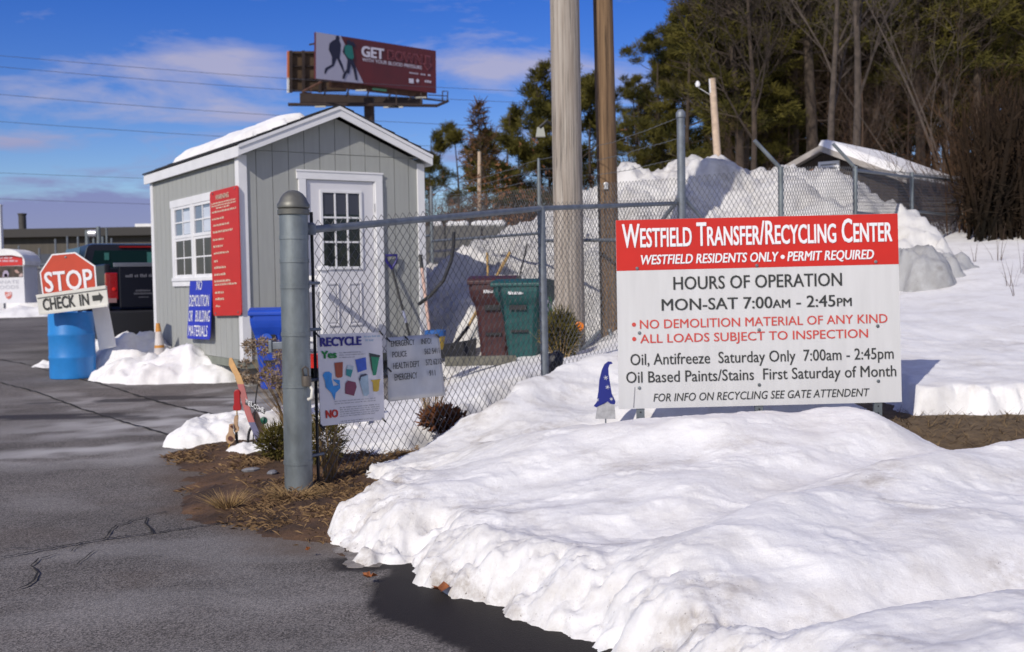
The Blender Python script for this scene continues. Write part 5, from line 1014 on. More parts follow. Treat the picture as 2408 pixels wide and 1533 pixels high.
b_ = MB(); b_.bx(-.02, WD + .02, -.20, .06, .34, .76); b_.build('bumper', mat('black bumper', (.02, .02, .022), .45), t, True, bevel=.03); b_ = MB(); b_.bx(.78, 1.24, -.207, -.199, .58, .70); b_.build('number_plate', mat('plate grey', (.25, .26, .28), .5), t, True)
b_ = MB(); b_.bx(.35, WD - .35, .15, 6.2, .34, .60); b_.bx(.25, WD - .25, 1.2, 1.4, .28, .5); b_.build('underbody', BLACK, t, True)
for x in (.03, WD - .35): b_ = MB(); b_.bx(x, x + .32, 1.76, 1.775, .16, .66); b_.build('mud_flap', RUBBER, t, True)
for y in (1.30, 5.2):
    for x in (.16, WD - .16):
        b_ = MB(); b_.lathe([(.20, -.13), (.36, -.13), (.39, -.09), (.39, .09), (.36, .13), (.20, .13)], (x, y, .39), 28, Matrix.Rotation(R(90), 4, 'Y')); w = b_.build('wheel', RUBBER, t, True, smooth=35)
        b_ = MB(); b_.lathe([(.19, -.12), (.19, .12)], (x, y, .39), 20, Matrix.Rotation(R(90), 4, 'Y')); b_.build('rim', CHROME, w, True, smooth=40)

# ------------------------------------------------------------------ donation bin, far building, rack, far fence
Yd = 38.; dp = lambda x, y, dy=0: P(x / 7.3 * .8358, (680 + y / 7.3) * .8358, Yd + dy)
t = thing('donation_bin', 'white arched clothing donation bin with a red header at the left edge', 'donation bin', dp(100, 1260))
DW = mat('donation bin white', (.66, .66, .68), .5, .03, 3)
def dpr(pts, y0, y1): b_ = MB(); b_.prism([dp(*q, y0) for q in pts], (0, y1 - y0, 0)); return b_
XL = -260
arch = [(XL, 1260), (XL, 430)] + [(110 + 350 * math.cos(a) * 1.05, 430 - 250 * math.sin(a)) for a in np.linspace(3.05, .08, 12)] + [(478, 430), (515, 1260)]
dpr(arch, 0, 1.1).build('body', DW, t)
cap_ = [(XL - 20, 440), (XL, 330)] + [(110 + 380 * math.cos(a) * 1.05, 430 - 285 * math.sin(a)) for a in np.linspace(2.9, .12, 12)] + [(505, 480), (478, 470), (462, 320), (230, 275), (0, 285), (XL + 20, 330)]
dpr(cap_, -.10, 1.2).build('snow_cap', SNOW, t)
dpr([(XL + 8, 330), (0, 290), (230, 277), (455, 318), (460, 480), (XL + 8, 510)], -.016, -.001).build('red_header', mat('header red', (.55, .02, .02), .5), t)
f, nr = frame_quad(dp(XL, 320, -.02), dp(450, 320, -.02), dp(XL, 480, -.02), dp(450, 480, -.02)); b_ = MB(); scribble(b_, f, .1, .72, -.08, .18, .003, wl=(.1, .2), gap=.03); scribble(b_, f, .05, .88, .32, .58, .003, wl=(.1, .25), gap=.03); b_.build('header_lettering', mat('pink white print', (.70, .50, .55), .6), t)
dpr([(XL + 8, 515), (464, 495), (468, 722), (XL + 8, 748)], -.014, -.001).build('photo_panel', mat('dark printed photo', (.010, .016, .008), .4, col2=(.10, .06, .05), vscale=4), t)
PHC = [([(60, 640), (90, 590), (150, 590), (180, 650), (170, 720), (50, 730)], (.35, .30, .40)), ([(85, 670), (130, 650), (155, 690), (145, 720), (85, 720)], (.05, .03, .14)), ([(290, 590), (340, 570), (400, 630), (380, 650), (330, 640)], (.42, .26, .22)), ([(385, 690), (440, 640), (465, 660), (460, 715), (400, 720)], (.48, .36, .34))]
for i, (pts, c_) in enumerate(PHC): dpr(pts, -.020, -.0145 - .001 * (i == 1)).build('printed_figure', mat('photo colour %d' % i, c_, .5), t)
f, nr = frame_quad(dp(XL + 60, 800, -.004), dp(400, 785, -.004), dp(XL + 60, 985, -.004), dp(400, 970, -.004)); b_ = MB(); text(b_, f, 'DONATE', .02, .98, .0, .38, bold=0); text(b_, f, 'GOODS', .15, .97, .58, .96, bold=0); b_.build('lettering', mat('pale grey print', (.42, .42, .46), .5), t)
b_ = MB(); b_.prism([dp(*q, -.012) for q in ((95, 1040), (130, 1030), (170, 1045), (225, 1025), (240, 1040), (245, 1110), (215, 1165), (170, 1182), (130, 1155), (105, 1100))], (0, .010, 0)); b_.build('shield_emblem', mat('faded red emblem', (.52, .13, .10), .5), t)
b_ = MB()
for k in range(3): b_.prism([dp(118, 1120 + k * 22 - 30, -.016), dp(235, 1060 + k * 22 - 30, -.016), dp(235, 1068 + k * 22 - 30, -.016), dp(118, 1128 + k * 22 - 30, -.016)], (0, .003, 0))
b_.build('shield_stripe', WLET, t)
pile('snow_pile', 'low snow around the foot of the white donation bin', 0, 0, -22, -15.0, 35.6, 39.5, .12, lambda x, y: blobs(x, y, [(-19, 37.2, 3.4, 1.4, .34), (-16.6, 37.4, 1.1, 1.2, .36)], 1.5, .12))
pile('snow_pile', 'distant snow heap between the donation bin and the stop sign', 0, 0, -26, -17, 43, 50, .2, lambda x, y: blobs(x, y, [(-20.2, 46, 2.6, 1.8, 1.3), (-18.4, 46.5, 1.5, 1.5, 1.7), (-22.5, 46, 2.0, 1.6, .9)], .8, .25))
c = P(72, 700, 42.); t = thing('storage_crate', 'grey storage box standing right of the donation bin', 'box', c); b_ = MB(); b_.box((.15, 0, .55), (1.1, 1.0, 1.1)); b_.build('body', mat('dusty grey box', (.10, .10, .125), .7, .15, 2), t, True, bevel=.03); b_ = MB(); b_.box((.15, 0, 1.13), (1.18, 1.08, .06)); b_.build('lid', mat('box lid', (.16, .16, .17), .6), t, True, bevel=.01)
Yf = 78.
a, b = P(-60, 541, Yf), P(620, 566, Yf); zt = a.z
t = thing('industrial_building', 'long low dark brown industrial building far away on the left', 'building', (a.x, Yf, 0))
b_ = MB(); b_.bx(a.x - 10, b.x, Yf, Yf + 25, .2, zt - .6); b_.build('wall', mat('dark brown cladding', (.085, .075, .062), .8, .12, 1.2, stretch=(3, 3, .2)), t)
b_ = MB(); b_.bx(a.x - 10.5, b.x + .3, Yf - .6, Yf + 25.5, zt - .6, zt); b_.build('roof', mat('dark roof edge', (.035, .032, .03), .7), t)
b_ = MB(); c0, c1 = P(318, 560, Yf - .4), P(440, 560, Yf - .4); b_.bx(c0.x, c1.x + 8, Yf - .4, Yf + 20, zt + .004, zt + .22); b_.build('roof_snow', SNOW, t)
for px, w_ in ((130, 2.5), (262, 3.2)):
    c = P(px, 620, Yf); b_ = MB(); b_.bx(c.x - w_ / 2, c.x + w_ / 2, Yf - .05, Yf - .004, .8, zt - 1.8); b_.build('loading_door', mat('bluish dark door', (.05, .06, .085), .6), t)
c = P(46, 540, Yf); t = thing('chimney_pipe', 'dark vent pipe rising from the roof of the far building', 'chimney', (c.x, Yf + .5, zt)); b_ = MB(); b_.lathe([(.26, -.1), (.26, 1.05), (.31, 1.06), (.31, 1.16), (.22, 1.17)], (0, 0, 0), 16); b_.build('pipe', mat('rusty dark pipe', (.06, .055, .05), .7, .2, 3), t, True, smooth=40)
c = P(1, 600, 42.); t = thing('white_post', 'tall white post cut by the left edge behind the donation bin', 'post', (c.x, 42, .4)); b_ = MB(); top = P(-2, 484, 42.).z; b_.box((0, 0, (top - .4) / 2), (.20, .2, top - .4)); b_.box((0, 0, top - .38), (.25, .25, .05)); b_.build('shaft', WHITE, t, True, bevel=.01)
Yr = 52.; t = thing('pipe_rack', 'steel pipe rack with a silver tank behind the pickup truck roof', 'pipe rack', P(225, 620, Yr))
for px, top in ((204, 541), (231, 533), (250, 536)):
    p0, p1 = P(px, 640, Yr), P(px, top, Yr); b_ = MB(); b_.path([(p1.x, Yr, .5), (p1.x, Yr, p1.z)], .10 if px < 250 else .05, 8); b_.build('upright', GALV, t, smooth=50)
p0, p1 = P(207, 549, Yr), P(229, 549, Yr); b_ = MB(); b_.path([p0, p0.lerp(p1, .1), p0.lerp(p1, .9), p1], [.08, .17, .17, .08], 14); b_.build('tank', mat('silver tank', (.7, .7, .72), .35, metal=.5), t, smooth=60)
for px, top in ((220, 560), (241, 556)): p1 = P(px, top, Yr); b_ = MB(); b_.path([(p1.x, Yr, p1.z - 1.2), (p1.x, Yr, p1.z)], .06, 8); b_.build('valve', GALV, t)
Ye = 47.; t = thing('distant_fence', 'thin grey fence with tall posts in front of the far building', 'fence', P(110, 700, Ye)); pp = []
for px, top in ((44, 578), (92, 583), (130, 562), (158, 556), (183, 556), (262, 560)):
    p1 = P(px, top, Ye); b_ = MB(); b_.path([(p1.x, Ye, .45), (p1.x, Ye, p1.z)], .045, 8); b_.build('fence_post', GALVD, t); pp.append(p1)
b_ = MB(); b_.path([Vector((pp[0].x - 9, Ye, 2.35)), Vector((pp[-1].x + 9, Ye, 2.35))], .03, 6); b_.path([Vector((pp[0].x - 9, Ye, 1.2)), Vector((pp[-1].x + 9, Ye, 1.2))], .02, 6); b_.build('rail', GALVD, t)

# ------------------------------------------------------------------ retaining wall right of the shed
Yw = 40.; t = thing('block_wall', 'old grey block wall topped with snow behind the shed and fence', 'wall', P(1100, 640, Yw)); CONC = mat('dark concrete', (.115, .11, .10), .9, .25, 1.5, .5, 8)
p0, p1 = P(960, 533, Yw), P(1250, 527, Yw); zt = p0.z
b_ = MB(); x = p0.x
while x < p1.x + 3: b_.bx(x, x + 1.32, Yw, Yw + 1.2, .9, zt - .004 + rnd.uniform(-.05, .02)); x += 1.36
b_.build('blocks', CONC, t, bevel=.04); b_ = MB()
for u0, u1 in ((1012, 1039), (1048, 1101), (1107, 1190)):
    q0, q1 = P(u0, 525, Yw), P(u1, 525, Yw); n = 10; pts = [(q0.x + (q1.x - q0.x) * k / n, Yw + .3, zt + .07) for k in range(n + 1)]; b_.path(pts, [.05] + [.11 + .03 * rnd.random() for _ in range(n - 1)] + [.05], 8)
b_.build('snow_topping', SNOW, t, smooth=60)
t = thing('yellow_railing', 'yellow pipe railing in front of the old block wall', 'railing', P(1100, 610, 36)); YELP = mat('yellow paint', (.42, .36, .03), .6, .25, 6); b_ = MB()
for A, B in (((1082, 589), (1172, 584)), ((1082, 589), (1082, 622)), ((1122, 587), (1122, 610)), ((1008, 626), (1070, 625))): b_.path([P(*A, 36.), P(*B, 36.)], .06, 6)
b_.build('pipe', YELP, t); b_ = MB(); b_.path([P(1008, 592, 36.), P(1190, 578, 36.)], .045, 6); b_.path([P(1010, 612, 36.), P(1080, 611, 36.)], .09, 6); b_.build('dark_pipe', mat('dark blue pipe', (.03, .035, .07), .6), t)

# ------------------------------------------------------------------ little hut on the right
hx = P(2128, 414, 21.5); HC = Vector((hx.x, 21.5, 1.0)); hr = -R(40)
t = thing('wooden_hut', 'weathered wooden hut with a snowy roof behind the right fence', 'hut', HC, hr)
# local: +x along the gable wall towards its right (near) corner = 0, gable spans x -HWI..0, y runs back
HWI = 3.3; ze = hx.z - 1.0; rise = .72; zr = ze + rise; DWOOD = mat('weathered hut boards', (.030, .023, .019), .9, col2=(.075, .055, .042), vscale=3, stretch=(6, 6, .5))
b_ = MB(); b_.prism([(-HWI + .15, 0, -.6), (-.15, 0, -.6), (-.15, 0, ze - .05), (-HWI / 2, 0, zr - .12), (-HWI + .15, 0, ze - .05)], (0, .05, 0)); b_.bx(-.2, -.15, .05, 2.9, -.6, ze - .05); b_.bx(-HWI + .15, -HWI + .2, .05, 2.9, -.6, ze - .05); b_.bx(-HWI + .2, -.2, 2.85, 2.9, -.6, ze - .05); b_.build('wall', DWOOD, t, True)
b_ = MB()
for s in (0, 1):
    xe = .12 if s else -HWI - .12; b_.prism([(-HWI / 2, -.25, zr), (xe, -.25, ze - .06), (xe, -.25, ze - .14), (-HWI / 2, -.25, zr - .08)], (0, 3.4, 0))
rf = b_.build('roof', mat('grey roof boards', (.20, .18, .16), .85, .2, 3), t, True)
b_ = MB()
for s in (0, 1):
    xe = .13 if s else -HWI - .13; b_.prism([(-HWI / 2, -.275, zr + .01), (xe, -.275, ze - .05), (xe, -.275, ze - .17), (-HWI / 2, -.275, zr - .11)], (0, .024, 0))
b_.build('rake_board', mat('pale rake board', (.34, .31, .28), .8, .15, 4), rf, True)
b_ = MB(); b_.bx(-HWI / 2 - .14, -HWI / 2 + .32, -.06, -.01, zr - .74, zr - .30); vn = b_.build('vent', WHITE, t, True, bevel=.01); b_ = MB()
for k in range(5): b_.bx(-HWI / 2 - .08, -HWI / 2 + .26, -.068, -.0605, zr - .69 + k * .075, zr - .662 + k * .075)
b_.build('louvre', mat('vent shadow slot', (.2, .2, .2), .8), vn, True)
b_ = MB(); b_.prism([(-HWI + .5, -.012, ze + .02), (-HWI / 2 - .25, -.012, zr - .42), (-HWI / 2 - .32, -.012, zr - .62), (-HWI + .62, -.012, ze - .12)], (0, .009, 0)); b_.build('bare_board', mat('orange raw boards', (.24, .10, .04), .8, .3, 6), t, True)
o_ = thing('roof_snow', 'smooth white snow on the right slope of the wooden hut', 'roof snow', HC, hr); b_ = MB(); nx, ny = 16, 24; vs = []
for j in range(ny + 1):
    for i in range(nx + 1):
        a, b = i / nx, j / ny; ed = min(a / .12 + .25, (1 - a) / .2, b / .06, (1 - b) / .06, 1); h_ = .17 * math.sqrt(max(0, 1 - (1 - ed) ** 2)); x = -HWI / 2 - .03 + (HWI / 2 + .13) * a; vs.append((x, -.27 + 3.4 * b, zr + .003 - (x + HWI / 2) * (rise + .06) / (HWI / 2 + .12) + h_))
b_.add(vs, [(j * (nx + 1) + i, j * (nx + 1) + i + 1, (j + 1) * (nx + 1) + i + 1, (j + 1) * (nx + 1) + i) for j in range(ny) for i in range(nx)]); b_.build('snow_layer', SNOW, o_, True, smooth=180)

# ------------------------------------------------------------------ billboard
t = thing('billboard', 'V shaped roadside billboard with a maroon blood pressure advertisement on a single column', 'billboard', (P(868, 260, 106).x, 106, 0))
bq = lambda x, y: ((x / 4.631 + 780) * .8358, (y / 4.631 + 60) * .8358)
f, nr = frame_quad(P(*bq(500, 140), 100), P(*bq(2065, 385), 110), P(*bq(500, 748), 100), P(*bq(2070, 938), 110))
RUST = mat('rusty brown steel', (.10, .045, .028), .8, .3, 2); DKB = mat('dark brown steel', (.035, .022, .018), .8, .2, 1)
b_ = MB(); panel(b_, f, .25); b_.build('front_panel', mat('maroon print', (.050, .010, .014), .6, col2=(.13, .012, .014), vscale=.12), t)
def uq(x, y): u = (x - 500) / 1567; top = 140 + 245 * u; bot = 748 + 190 * u; return (u, (y - top) / (bot - top))
b_ = MB(); poly(b_, f, [(0, 0), uq(800, 190), uq(1085, 805), (0, 1)], .03); b_.build('white_corner', mat('billboard grey white', (.34, .33, .42), .6), t)
def btext(mb, s, x0, x1, y0, y1, **k): u0, v0 = uq(x0, y0); u1, _ = uq(x1, y0); _, v1 = uq(x0, y1); text(mb, f, s, u0, u1, v0, v1, d=.06, **k)
BW = mat('billboard lettering', (.55, .52, .60), .6)
b_ = MB(); btext(b_, 'GET', 1055, 1350, 312, 452, bold=.045); btext(b_, 'WITH YOUR BLOOD PRESSURE', 1065, 1860, 468, 515, bold=.012); btext(b_, '', 0, 1, 0, 1)
rect(b_, f, uq(1680, 740)[0], uq(1745, 740)[0], uq(1680, 740)[1], uq(1680, 800)[1], .06); poly(b_, f, [uq(1775, 770), uq(1800, 742), (uq(1825, 772)), uq(1800, 805)], .06); u0, v0 = uq(1690, 655); u1, _ = uq(1995, 655); scribble(b_, f, u0, u1, v0, v0 + .035, .06); u0, v0 = uq(1900, 760); u1, _ = uq(2005, 760); scribble(b_, f, u0, u1, v0, v0 + .06, .06); b_.build('lettering', BW, t)
DL = mat('dull red outline', (.30, .085, .10), .6); b_ = MB(); btext(b_, 'DOWN', 1392, 1865, 365, 490, bold=.05); u0 = uq(1905, 440)[0]; u1 = uq(1980, 440)[0]; poly(b_, f, [uq(1905, 440), uq(1980, 455), uq(1980, 550), uq(2005, 575), uq(1938, 640), uq(1872, 550), uq(1905, 545)], .06); b_.build('outline_lettering', DL, t)
b_ = MB(); btext(b_, 'DOWN', 1400, 1857, 372, 484, bold=.012); b_.v = [tuple(Vector(v) + nr * .03) for v in b_.v]; poly(b_, f, [uq(1913, 452), uq(1972, 465), uq(1972, 560), uq(1990, 576), uq(1938, 625), uq(1885, 560), uq(1913, 555)], .09); b_.build('outline_inside', mat('maroon fill', (.085, .012, .016), .6), t)
NV = mat('printed navy', (.008, .008, .030), .6); TL_ = mat('printed teal', (.01, .14, .12), .6)
for nm, pts, mm, d in (('printed_figure', [(740, 190), (770, 182), (785, 215), (780, 245), (800, 300), (795, 400), (785, 480), (820, 560), (845, 660), (830, 665), (790, 570), (750, 480), (715, 580), (640, 630), (610, 690), (598, 670), (610, 610), (690, 560), (690, 460), (652, 370), (660, 290), (700, 250), (735, 235)], NV, .05), ('printed_figure', [(870, 250), (905, 240), (925, 270), (955, 260), (980, 310), (965, 340), (935, 300), (945, 480), (985, 610), (1005, 760), (980, 765), (955, 640), (925, 550), (900, 680), (870, 670), (840, 750), (815, 745), (825, 690), (870, 620), (880, 500), (850, 440), (820, 400), (840, 320), (870, 300)], NV, .08), ('printed_shirt', [(840, 320), (885, 305), (935, 320), (958, 470), (935, 495), (890, 480), (845, 420)], TL_, .11)):
    b_ = MB(); poly(b_, f, [uq(*q) for q in pts], d); b_.build(nm, mm, t)
g2, n2_ = frame_quad(P(*bq(155, 390), 109), P(*bq(900, 385), 112), P(*bq(155, 915), 109), P(*bq(900, 915), 112)); b_ = MB(); panel(b_, g2, .25); bpn = b_.build('rear_panel', mat('weathered board backs', (.085, .052, .028), .9, .25, .5), t)
b_ = MB()
for v in (.06, .38, .69, .97): b_.prism([g2(0, v - .012, .2), g2(1, v - .012, .2), g2(1, v + .012, .2), g2(0, v + .012, .2)], n2_ * -.19)
for u in (.0, .215, .5): b_.prism([g2(u - .012, 0, .35), g2(u + .035, 0, .35), g2(u + .035, 1.04, .35), g2(u - .012, 1.04, .35)], n2_ * -.14)
b_.build('stringer', DKB, bpn)
b_ = MB(); b_.prism([g2(-.035, 0, .1), g2(0, 0, .1), g2(0, .66, .1), g2(-.035, .66, .1)], n2_ * -.2); b_.build('orange_edge', mat('orange vinyl', (.55, .16, .06), .6), bpn); b_ = MB(); b_.prism([g2(-.035, .66, .1), g2(0, .66, .1), g2(0, 1.03, .1), g2(-.035, 1.03, .1)], n2_ * -.2); b_.build('white_edge', WHITE, bpn)
BM_ = lambda x, y, Y: P(*bq(x, y), Y)
b_ = MB()
b_.prism([BM_(670, 775, 102), BM_(1950, 910, 110), BM_(1950, 1000, 110), BM_(670, 850, 102)], (0, .4, 0)); b_.build('lower_skirt', RUST, t)
b_ = MB(); b_.prism([BM_(300, 930, 106), BM_(1880, 1000, 109), BM_(1880, 1060, 109), BM_(300, 1055, 106)], (0, 1.2, 0)); b_.build('torsion_beam', DKB, t)
b_ = MB(); b_.path([BM_(140, 1084, 104), BM_(1245, 1090, 105), BM_(2080, 1100, 108), BM_(2220, 1040, 110)], .16, 6); b_.path([BM_(1900, 1010, 108), BM_(2220, 1045, 110)], .09, 5); b_.path([BM_(2150, 910, 110), BM_(2220, 915, 110), BM_(2215, 1040, 110)], .06, 5); b_.path([BM_(1965, 960, 109), BM_(2220, 975, 110)], .05, 5); b_.path([BM_(2150, 910, 110), BM_(2150, 1040, 110)], .06, 5)
b_.path([BM_(415, 305, 103), BM_(500, 290, 103)], .10, 4)
for x in (300, 620, 930, 1550, 1870): b_.path([BM_(x, 930, 105), BM_(x, 1095, 105)], .07, 4)
for x in (640, 930, 1190, 1470, 1740): b_.path([BM_(x, 850 + (x - 640) * .12, 101), BM_(x - 30, 960 + (x - 640) * .06, 104)], .08, 4)
b_.build('catwalk', DKB, t)
b_ = MB(); b_.path([BM_(330, 920, 104), BM_(575, 790, 102)], .12, 5); b_.path([BM_(350, 930, 104), BM_(440, 935, 104), BM_(440, 880, 104)], .07, 5); b_.build('diagonal_strut', RUST, t)
b_ = MB(); b_.prism([BM_(1240, 868, 103.5), BM_(1425, 888, 104.5), BM_(1420, 915, 104.5), BM_(1235, 895, 103.5)], (0, .1, 0)); b_.build('green_plaque', mat('green plaque', (.04, .16, .09), .6), t)
c = P(868, 262, 106); b_ = MB(); b_.path([(c.x, 106, .3), (c.x, 106, BM_(1195, 1000, 106).z)], .50, 20); b_.build('column', DKB, t, smooth=60)
for x, y in ((1090, 900), (1870, 995), (1450, 1120), (1515, 1120), (1570, 1120), (560, 1113)): b_ = MB(); p_ = BM_(x, y, 102 if y < 1000 else 104); b_.box(p_, (1.0, .2, .12), None); b_.build('floodlight', mat('lamp housing', (.45, .43, .36), .5), t)

# ------------------------------------------------------------------ overhead wires
WR = mat('overhead wire', (.05, .055, .08), .6)
for i, (a, b, Y0, Y1) in enumerate((((-200, 139), (1500, 252), 85, 95), ((-200, 205), (1500, 309), 85, 95), ((-200, 271), (1500, 356), 85, 95), ((-200, 113), (1500, 226), 90, 100), ((-200, 398), (1500, 434), 100, 110), ((-200, 460), (1500, 490), 100, 110))):
    A, B = P(*a, Y0), P(*b, Y1); b_ = MB(); b_.path([A.lerp(B, k / 16) - Vector((0, 0, .5 * math.sin(math.pi * k / 16))) for k in range(17)], .018, 5); o = b_.build('power_line', WR, None)
    tag(o, ['second highest wire crossing the sky behind the billboard', 'wire passing just above the shed roof ridge', 'wire meeting the snow slab on the shed roof', 'highest wire crossing the sky behind the billboard', 'faint wire crossing low left of the shed', 'lowest faint wire above the far building'][i], 'power line', 'overhead wires')

# ------------------------------------------------------------------ trees
def tuft(mb, p, d, n, L, w, r):
    for _ in range(n):
        o = (d * .8 + Vector((r.gauss(0, .7), r.gauss(0, .7), r.gauss(.25, .55)))).normalized(); s = o.orthogonal().normalized(); s.rotate(Matrix.Rotation(r.uniform(0, 6.3), 3, o)); l = L * r.uniform(.55, 1.15); q = p + Vector((r.gauss(0, .07), r.gauss(0, .07), r.gauss(0, .07)))
        mb.add([q - s * w, q + s * w, q + o * l + s * w * .4, q + o * l - s * w * .4], [(0, 1, 2, 3)])
def make_pine(seed, H, cs, Rm, dens=1.0, needle=NEEDLE, L=.36, w=.035, nb=13, step=.42, name='pine_tree', bare=True):
    r = random.Random(seed); t = thing(name, 'x', 'tree', (0, 0, 0)); lean = (r.uniform(-.03, .03), r.uniform(-.03, .03))
    def axis(z): return Vector((lean[0] * z + .10 * math.sin(z * .5 + seed), lean[1] * z + .10 * math.cos(z * .43 + seed), z))
    tk = MB(); zs = [H * k / 14 for k in range(15)]; r0_ = .012 * H + .03; tk.path([axis(z) for z in zs], [max(.02, r0_ * (1 - .93 * (z / H))) for z in zs], 8)
    cr_ = MB(); z = cs * H * (.45 if bare else 1)
    while z < H * .985:
        tt = (z / H - cs) / (1 - cs)
        if tt < 0:                            # dead lower limbs
            for _ in range(2):
                a = r.uniform(0, 6.28); l = r.uniform(.4, 1.5); p0 = axis(z); tk.path([p0, p0 + Vector((math.cos(a) * l * .6, math.sin(a) * l * .6, .05)), p0 + Vector((math.cos(a) * l, math.sin(a) * l, -.1))], [.025, .015, .006], 3, False)
            z += step * 1.3; continue
        prof = min(1, .55 + 2.2 * tt) * (1 - tt) ** .75 + .07; k = r.choice((3, 4, 4, 5)); a0 = r.uniform(0, 6.28)
        for q in range(k):
            a = a0 + 6.283 * q / k + r.uniform(-.4, .4); l = Rm * prof * r.uniform(.5, 1.2)
            if l < .2: l = .2
            up_ = r.uniform(-.12, .3) + .35 * tt; p0 = axis(z + r.uniform(-.1, .1)); d = Vector((math.cos(a), math.sin(a), up_)); pts = [p0 + d * l * s_ + Vector((0, 0, .10 * l * s_ * s_)) for s_ in (0, .35, .7, 1)]
            tk.path(pts, [.03 + .01 * l, .02 + .005 * l, .014, .006], 3, False); n = max(2, int(l / .26 * dens))
            for j in range(n):
                s_ = (.30 + .70 * (j + r.random()) / n); i0 = min(2, int(s_ * 3)); base = p0 + d * l * s_ + Vector((0, 0, .10 * l * s_ * s_)); side = Vector((-math.sin(a), math.cos(a), 0)) * r.gauss(0, .22 * l * (1.1 - s_) + .06); p = base + side + Vector((0, 0, r.gauss(.04, .07)))
                tuft(cr_, p, (d + side * .8).normalized(), nb, L, w, r)
        z += step * (1 - .35 * tt)
    for j in range(3): tuft(cr_, axis(H * (1 - .012 * j)), Vector((0, 0, 1)), nb, L, w, r)
    tk.build('trunk', BARK, t, True, smooth=60); cr_.build('crown', needle, t, True); return t
def make_bare(seed, H, m, spread=.5, nmain=9, name='bare_tree', lean=(0, 0), r0_=None, depth=4):
    r = random.Random(seed); t = thing(name, 'x', 'tree', (0, 0, 0)); tk = MB(); br = MB(); r0_ = r0_ or .010 * H
    pts = [Vector((lean[0] * z + .12 * math.sin(z * .6 + seed), lean[1] * z + .1 * math.cos(z * .5), z)) for z in [H * k / 12 for k in range(13)]]; tk.path(pts, [r0_ * (1 - .9 * k / 12) for k in range(13)], 8)
    def grow_(p, d, l, rr, dep):
        n = 4; q = [p]; dd = d.copy()
        for k in range(n): dd = (dd + Vector((r.gauss(0, .14), r.gauss(0, .14), r.gauss(.06, .10)))).normalized(); q.append(q[-1] + dd * l / n)
        br.path(q, [rr * (1 - .75 * k / n) for k in range(n + 1)], 3, False)
        if dep > 0:
            for k in range(1, n + 1):
                for _ in range(2):
                    if r.random() < (.85 if dep > 1 else .6): e = (dd + Vector((r.gauss(0, .6), r.gauss(0, .6), r.gauss(.1, .4)))).normalized(); grow_(q[k], e, l * r.uniform(.35, .6), rr * .5, dep - 1)
    for k in range(nmain):
        f_ = .30 + .68 * (k + r.random()) / nmain; i = min(11, int(f_ * 12)); p = pts[i].lerp(pts[i + 1], f_ * 12 - i); a = r.uniform(0, 6.28); grow_(p, Vector((math.cos(a) * spread, math.sin(a) * spread, .75)).normalized(), H * .32 * (1.15 - f_) + .5, r0_ * .45 * (1.1 - f_), depth - 1)
    tk.build('trunk', m, t, True, smooth=60); br.build('branches', m, t, True); return t
def make_open_pine(seed, H, Rm, nl=15, needle=NEEDLE, name='pine_tree', cs=.15):   # irregular crown of separate needle clumps
    r = random.Random(seed); t = thing(name, 'x', 'tree', (0, 0, 0)); bend = r.uniform(-.05, .05)
    ax_ = lambda z: Vector((bend * z + .16 * math.sin(z * .6 + seed), .12 * math.cos(z * .5), z))
    tk = MB(); tk.path([ax_(H * k / 12) for k in range(13)], [max(.03, .016 * H * (1 - .92 * k / 12)) for k in range(13)], 7); cr_ = MB()
    for k in range(nl):
        f_ = cs + (1 - cs) * (k + r.random() * .8) / nl; p0 = ax_(H * f_); a = r.uniform(0, 6.28); l = Rm * r.uniform(.35, 1.15) * (1 - .75 * f_ ** 2) + .15; d = Vector((math.cos(a), math.sin(a), r.uniform(-.1, .45) + .4 * f_)); mid = p0 + d * l * .5 + Vector((0, 0, -.08 * l)); e = p0 + d * l
        tk.path([p0, mid, e], [.05 * (1 - f_) + .02, .025, .01], 4, False)
        for q, s_ in ((e, 1.), (mid.lerp(e, .4), .75), (e + Vector((r.gauss(0, .3), r.gauss(0, .3), .2)), .7)):
            rr = (.32 + .34 * (1 - f_)) * s_ * r.uniform(.7, 1.25)
            for _ in range(int(34 * s_)):
                o = Vector((r.gauss(0, 1), r.gauss(0, 1), r.gauss(0, .6))); o = o.normalized() * r.random() ** .5; tuft(cr_, q + Vector((o.x * rr * 1.25, o.y * rr * 1.25, o.z * rr * .75)), Vector((o.x, o.y, .5)).normalized(), 8, .30, .017, r)
    tk.build('trunk', BARK, t, True, smooth=60); cr_.build('crown', needle, t, True); return t
PINES = [make_pine(1, 15, .12, 3.0, 1.5, L=.42, w=.024), make_pine(2, 16, .30, 2.6, 1.2, L=.40, w=.024), make_pine(3, 17, .36, 2.6, 1.15, L=.40, w=.024), make_pine(4, 17, .42, 2.4, 1.1, L=.38, w=.024), make_open_pine(5, 9, 2.1, 17), make_open_pine(8, 9, 2.6, 20), make_open_pine(9, 15, 3.2, 34, cs=.08), make_open_pine(10, 15, 3.5, 38, cs=.06)]
BROWN = make_pine(6, 11, .08, 2.1, .9, NEEDLEB, L=.5, w=.03, nb=7, name='dying_spruce', bare=False)
BARE = [make_bare(11, 14, BARK, .55, 12), make_bare(12, 15, BARKL, .4, 11), make_bare(13, 8, TWIG, .7, 11)]
KIDS = {o.name: children(o) for o in PINES + BARE + [BROWN]}
USED = set()
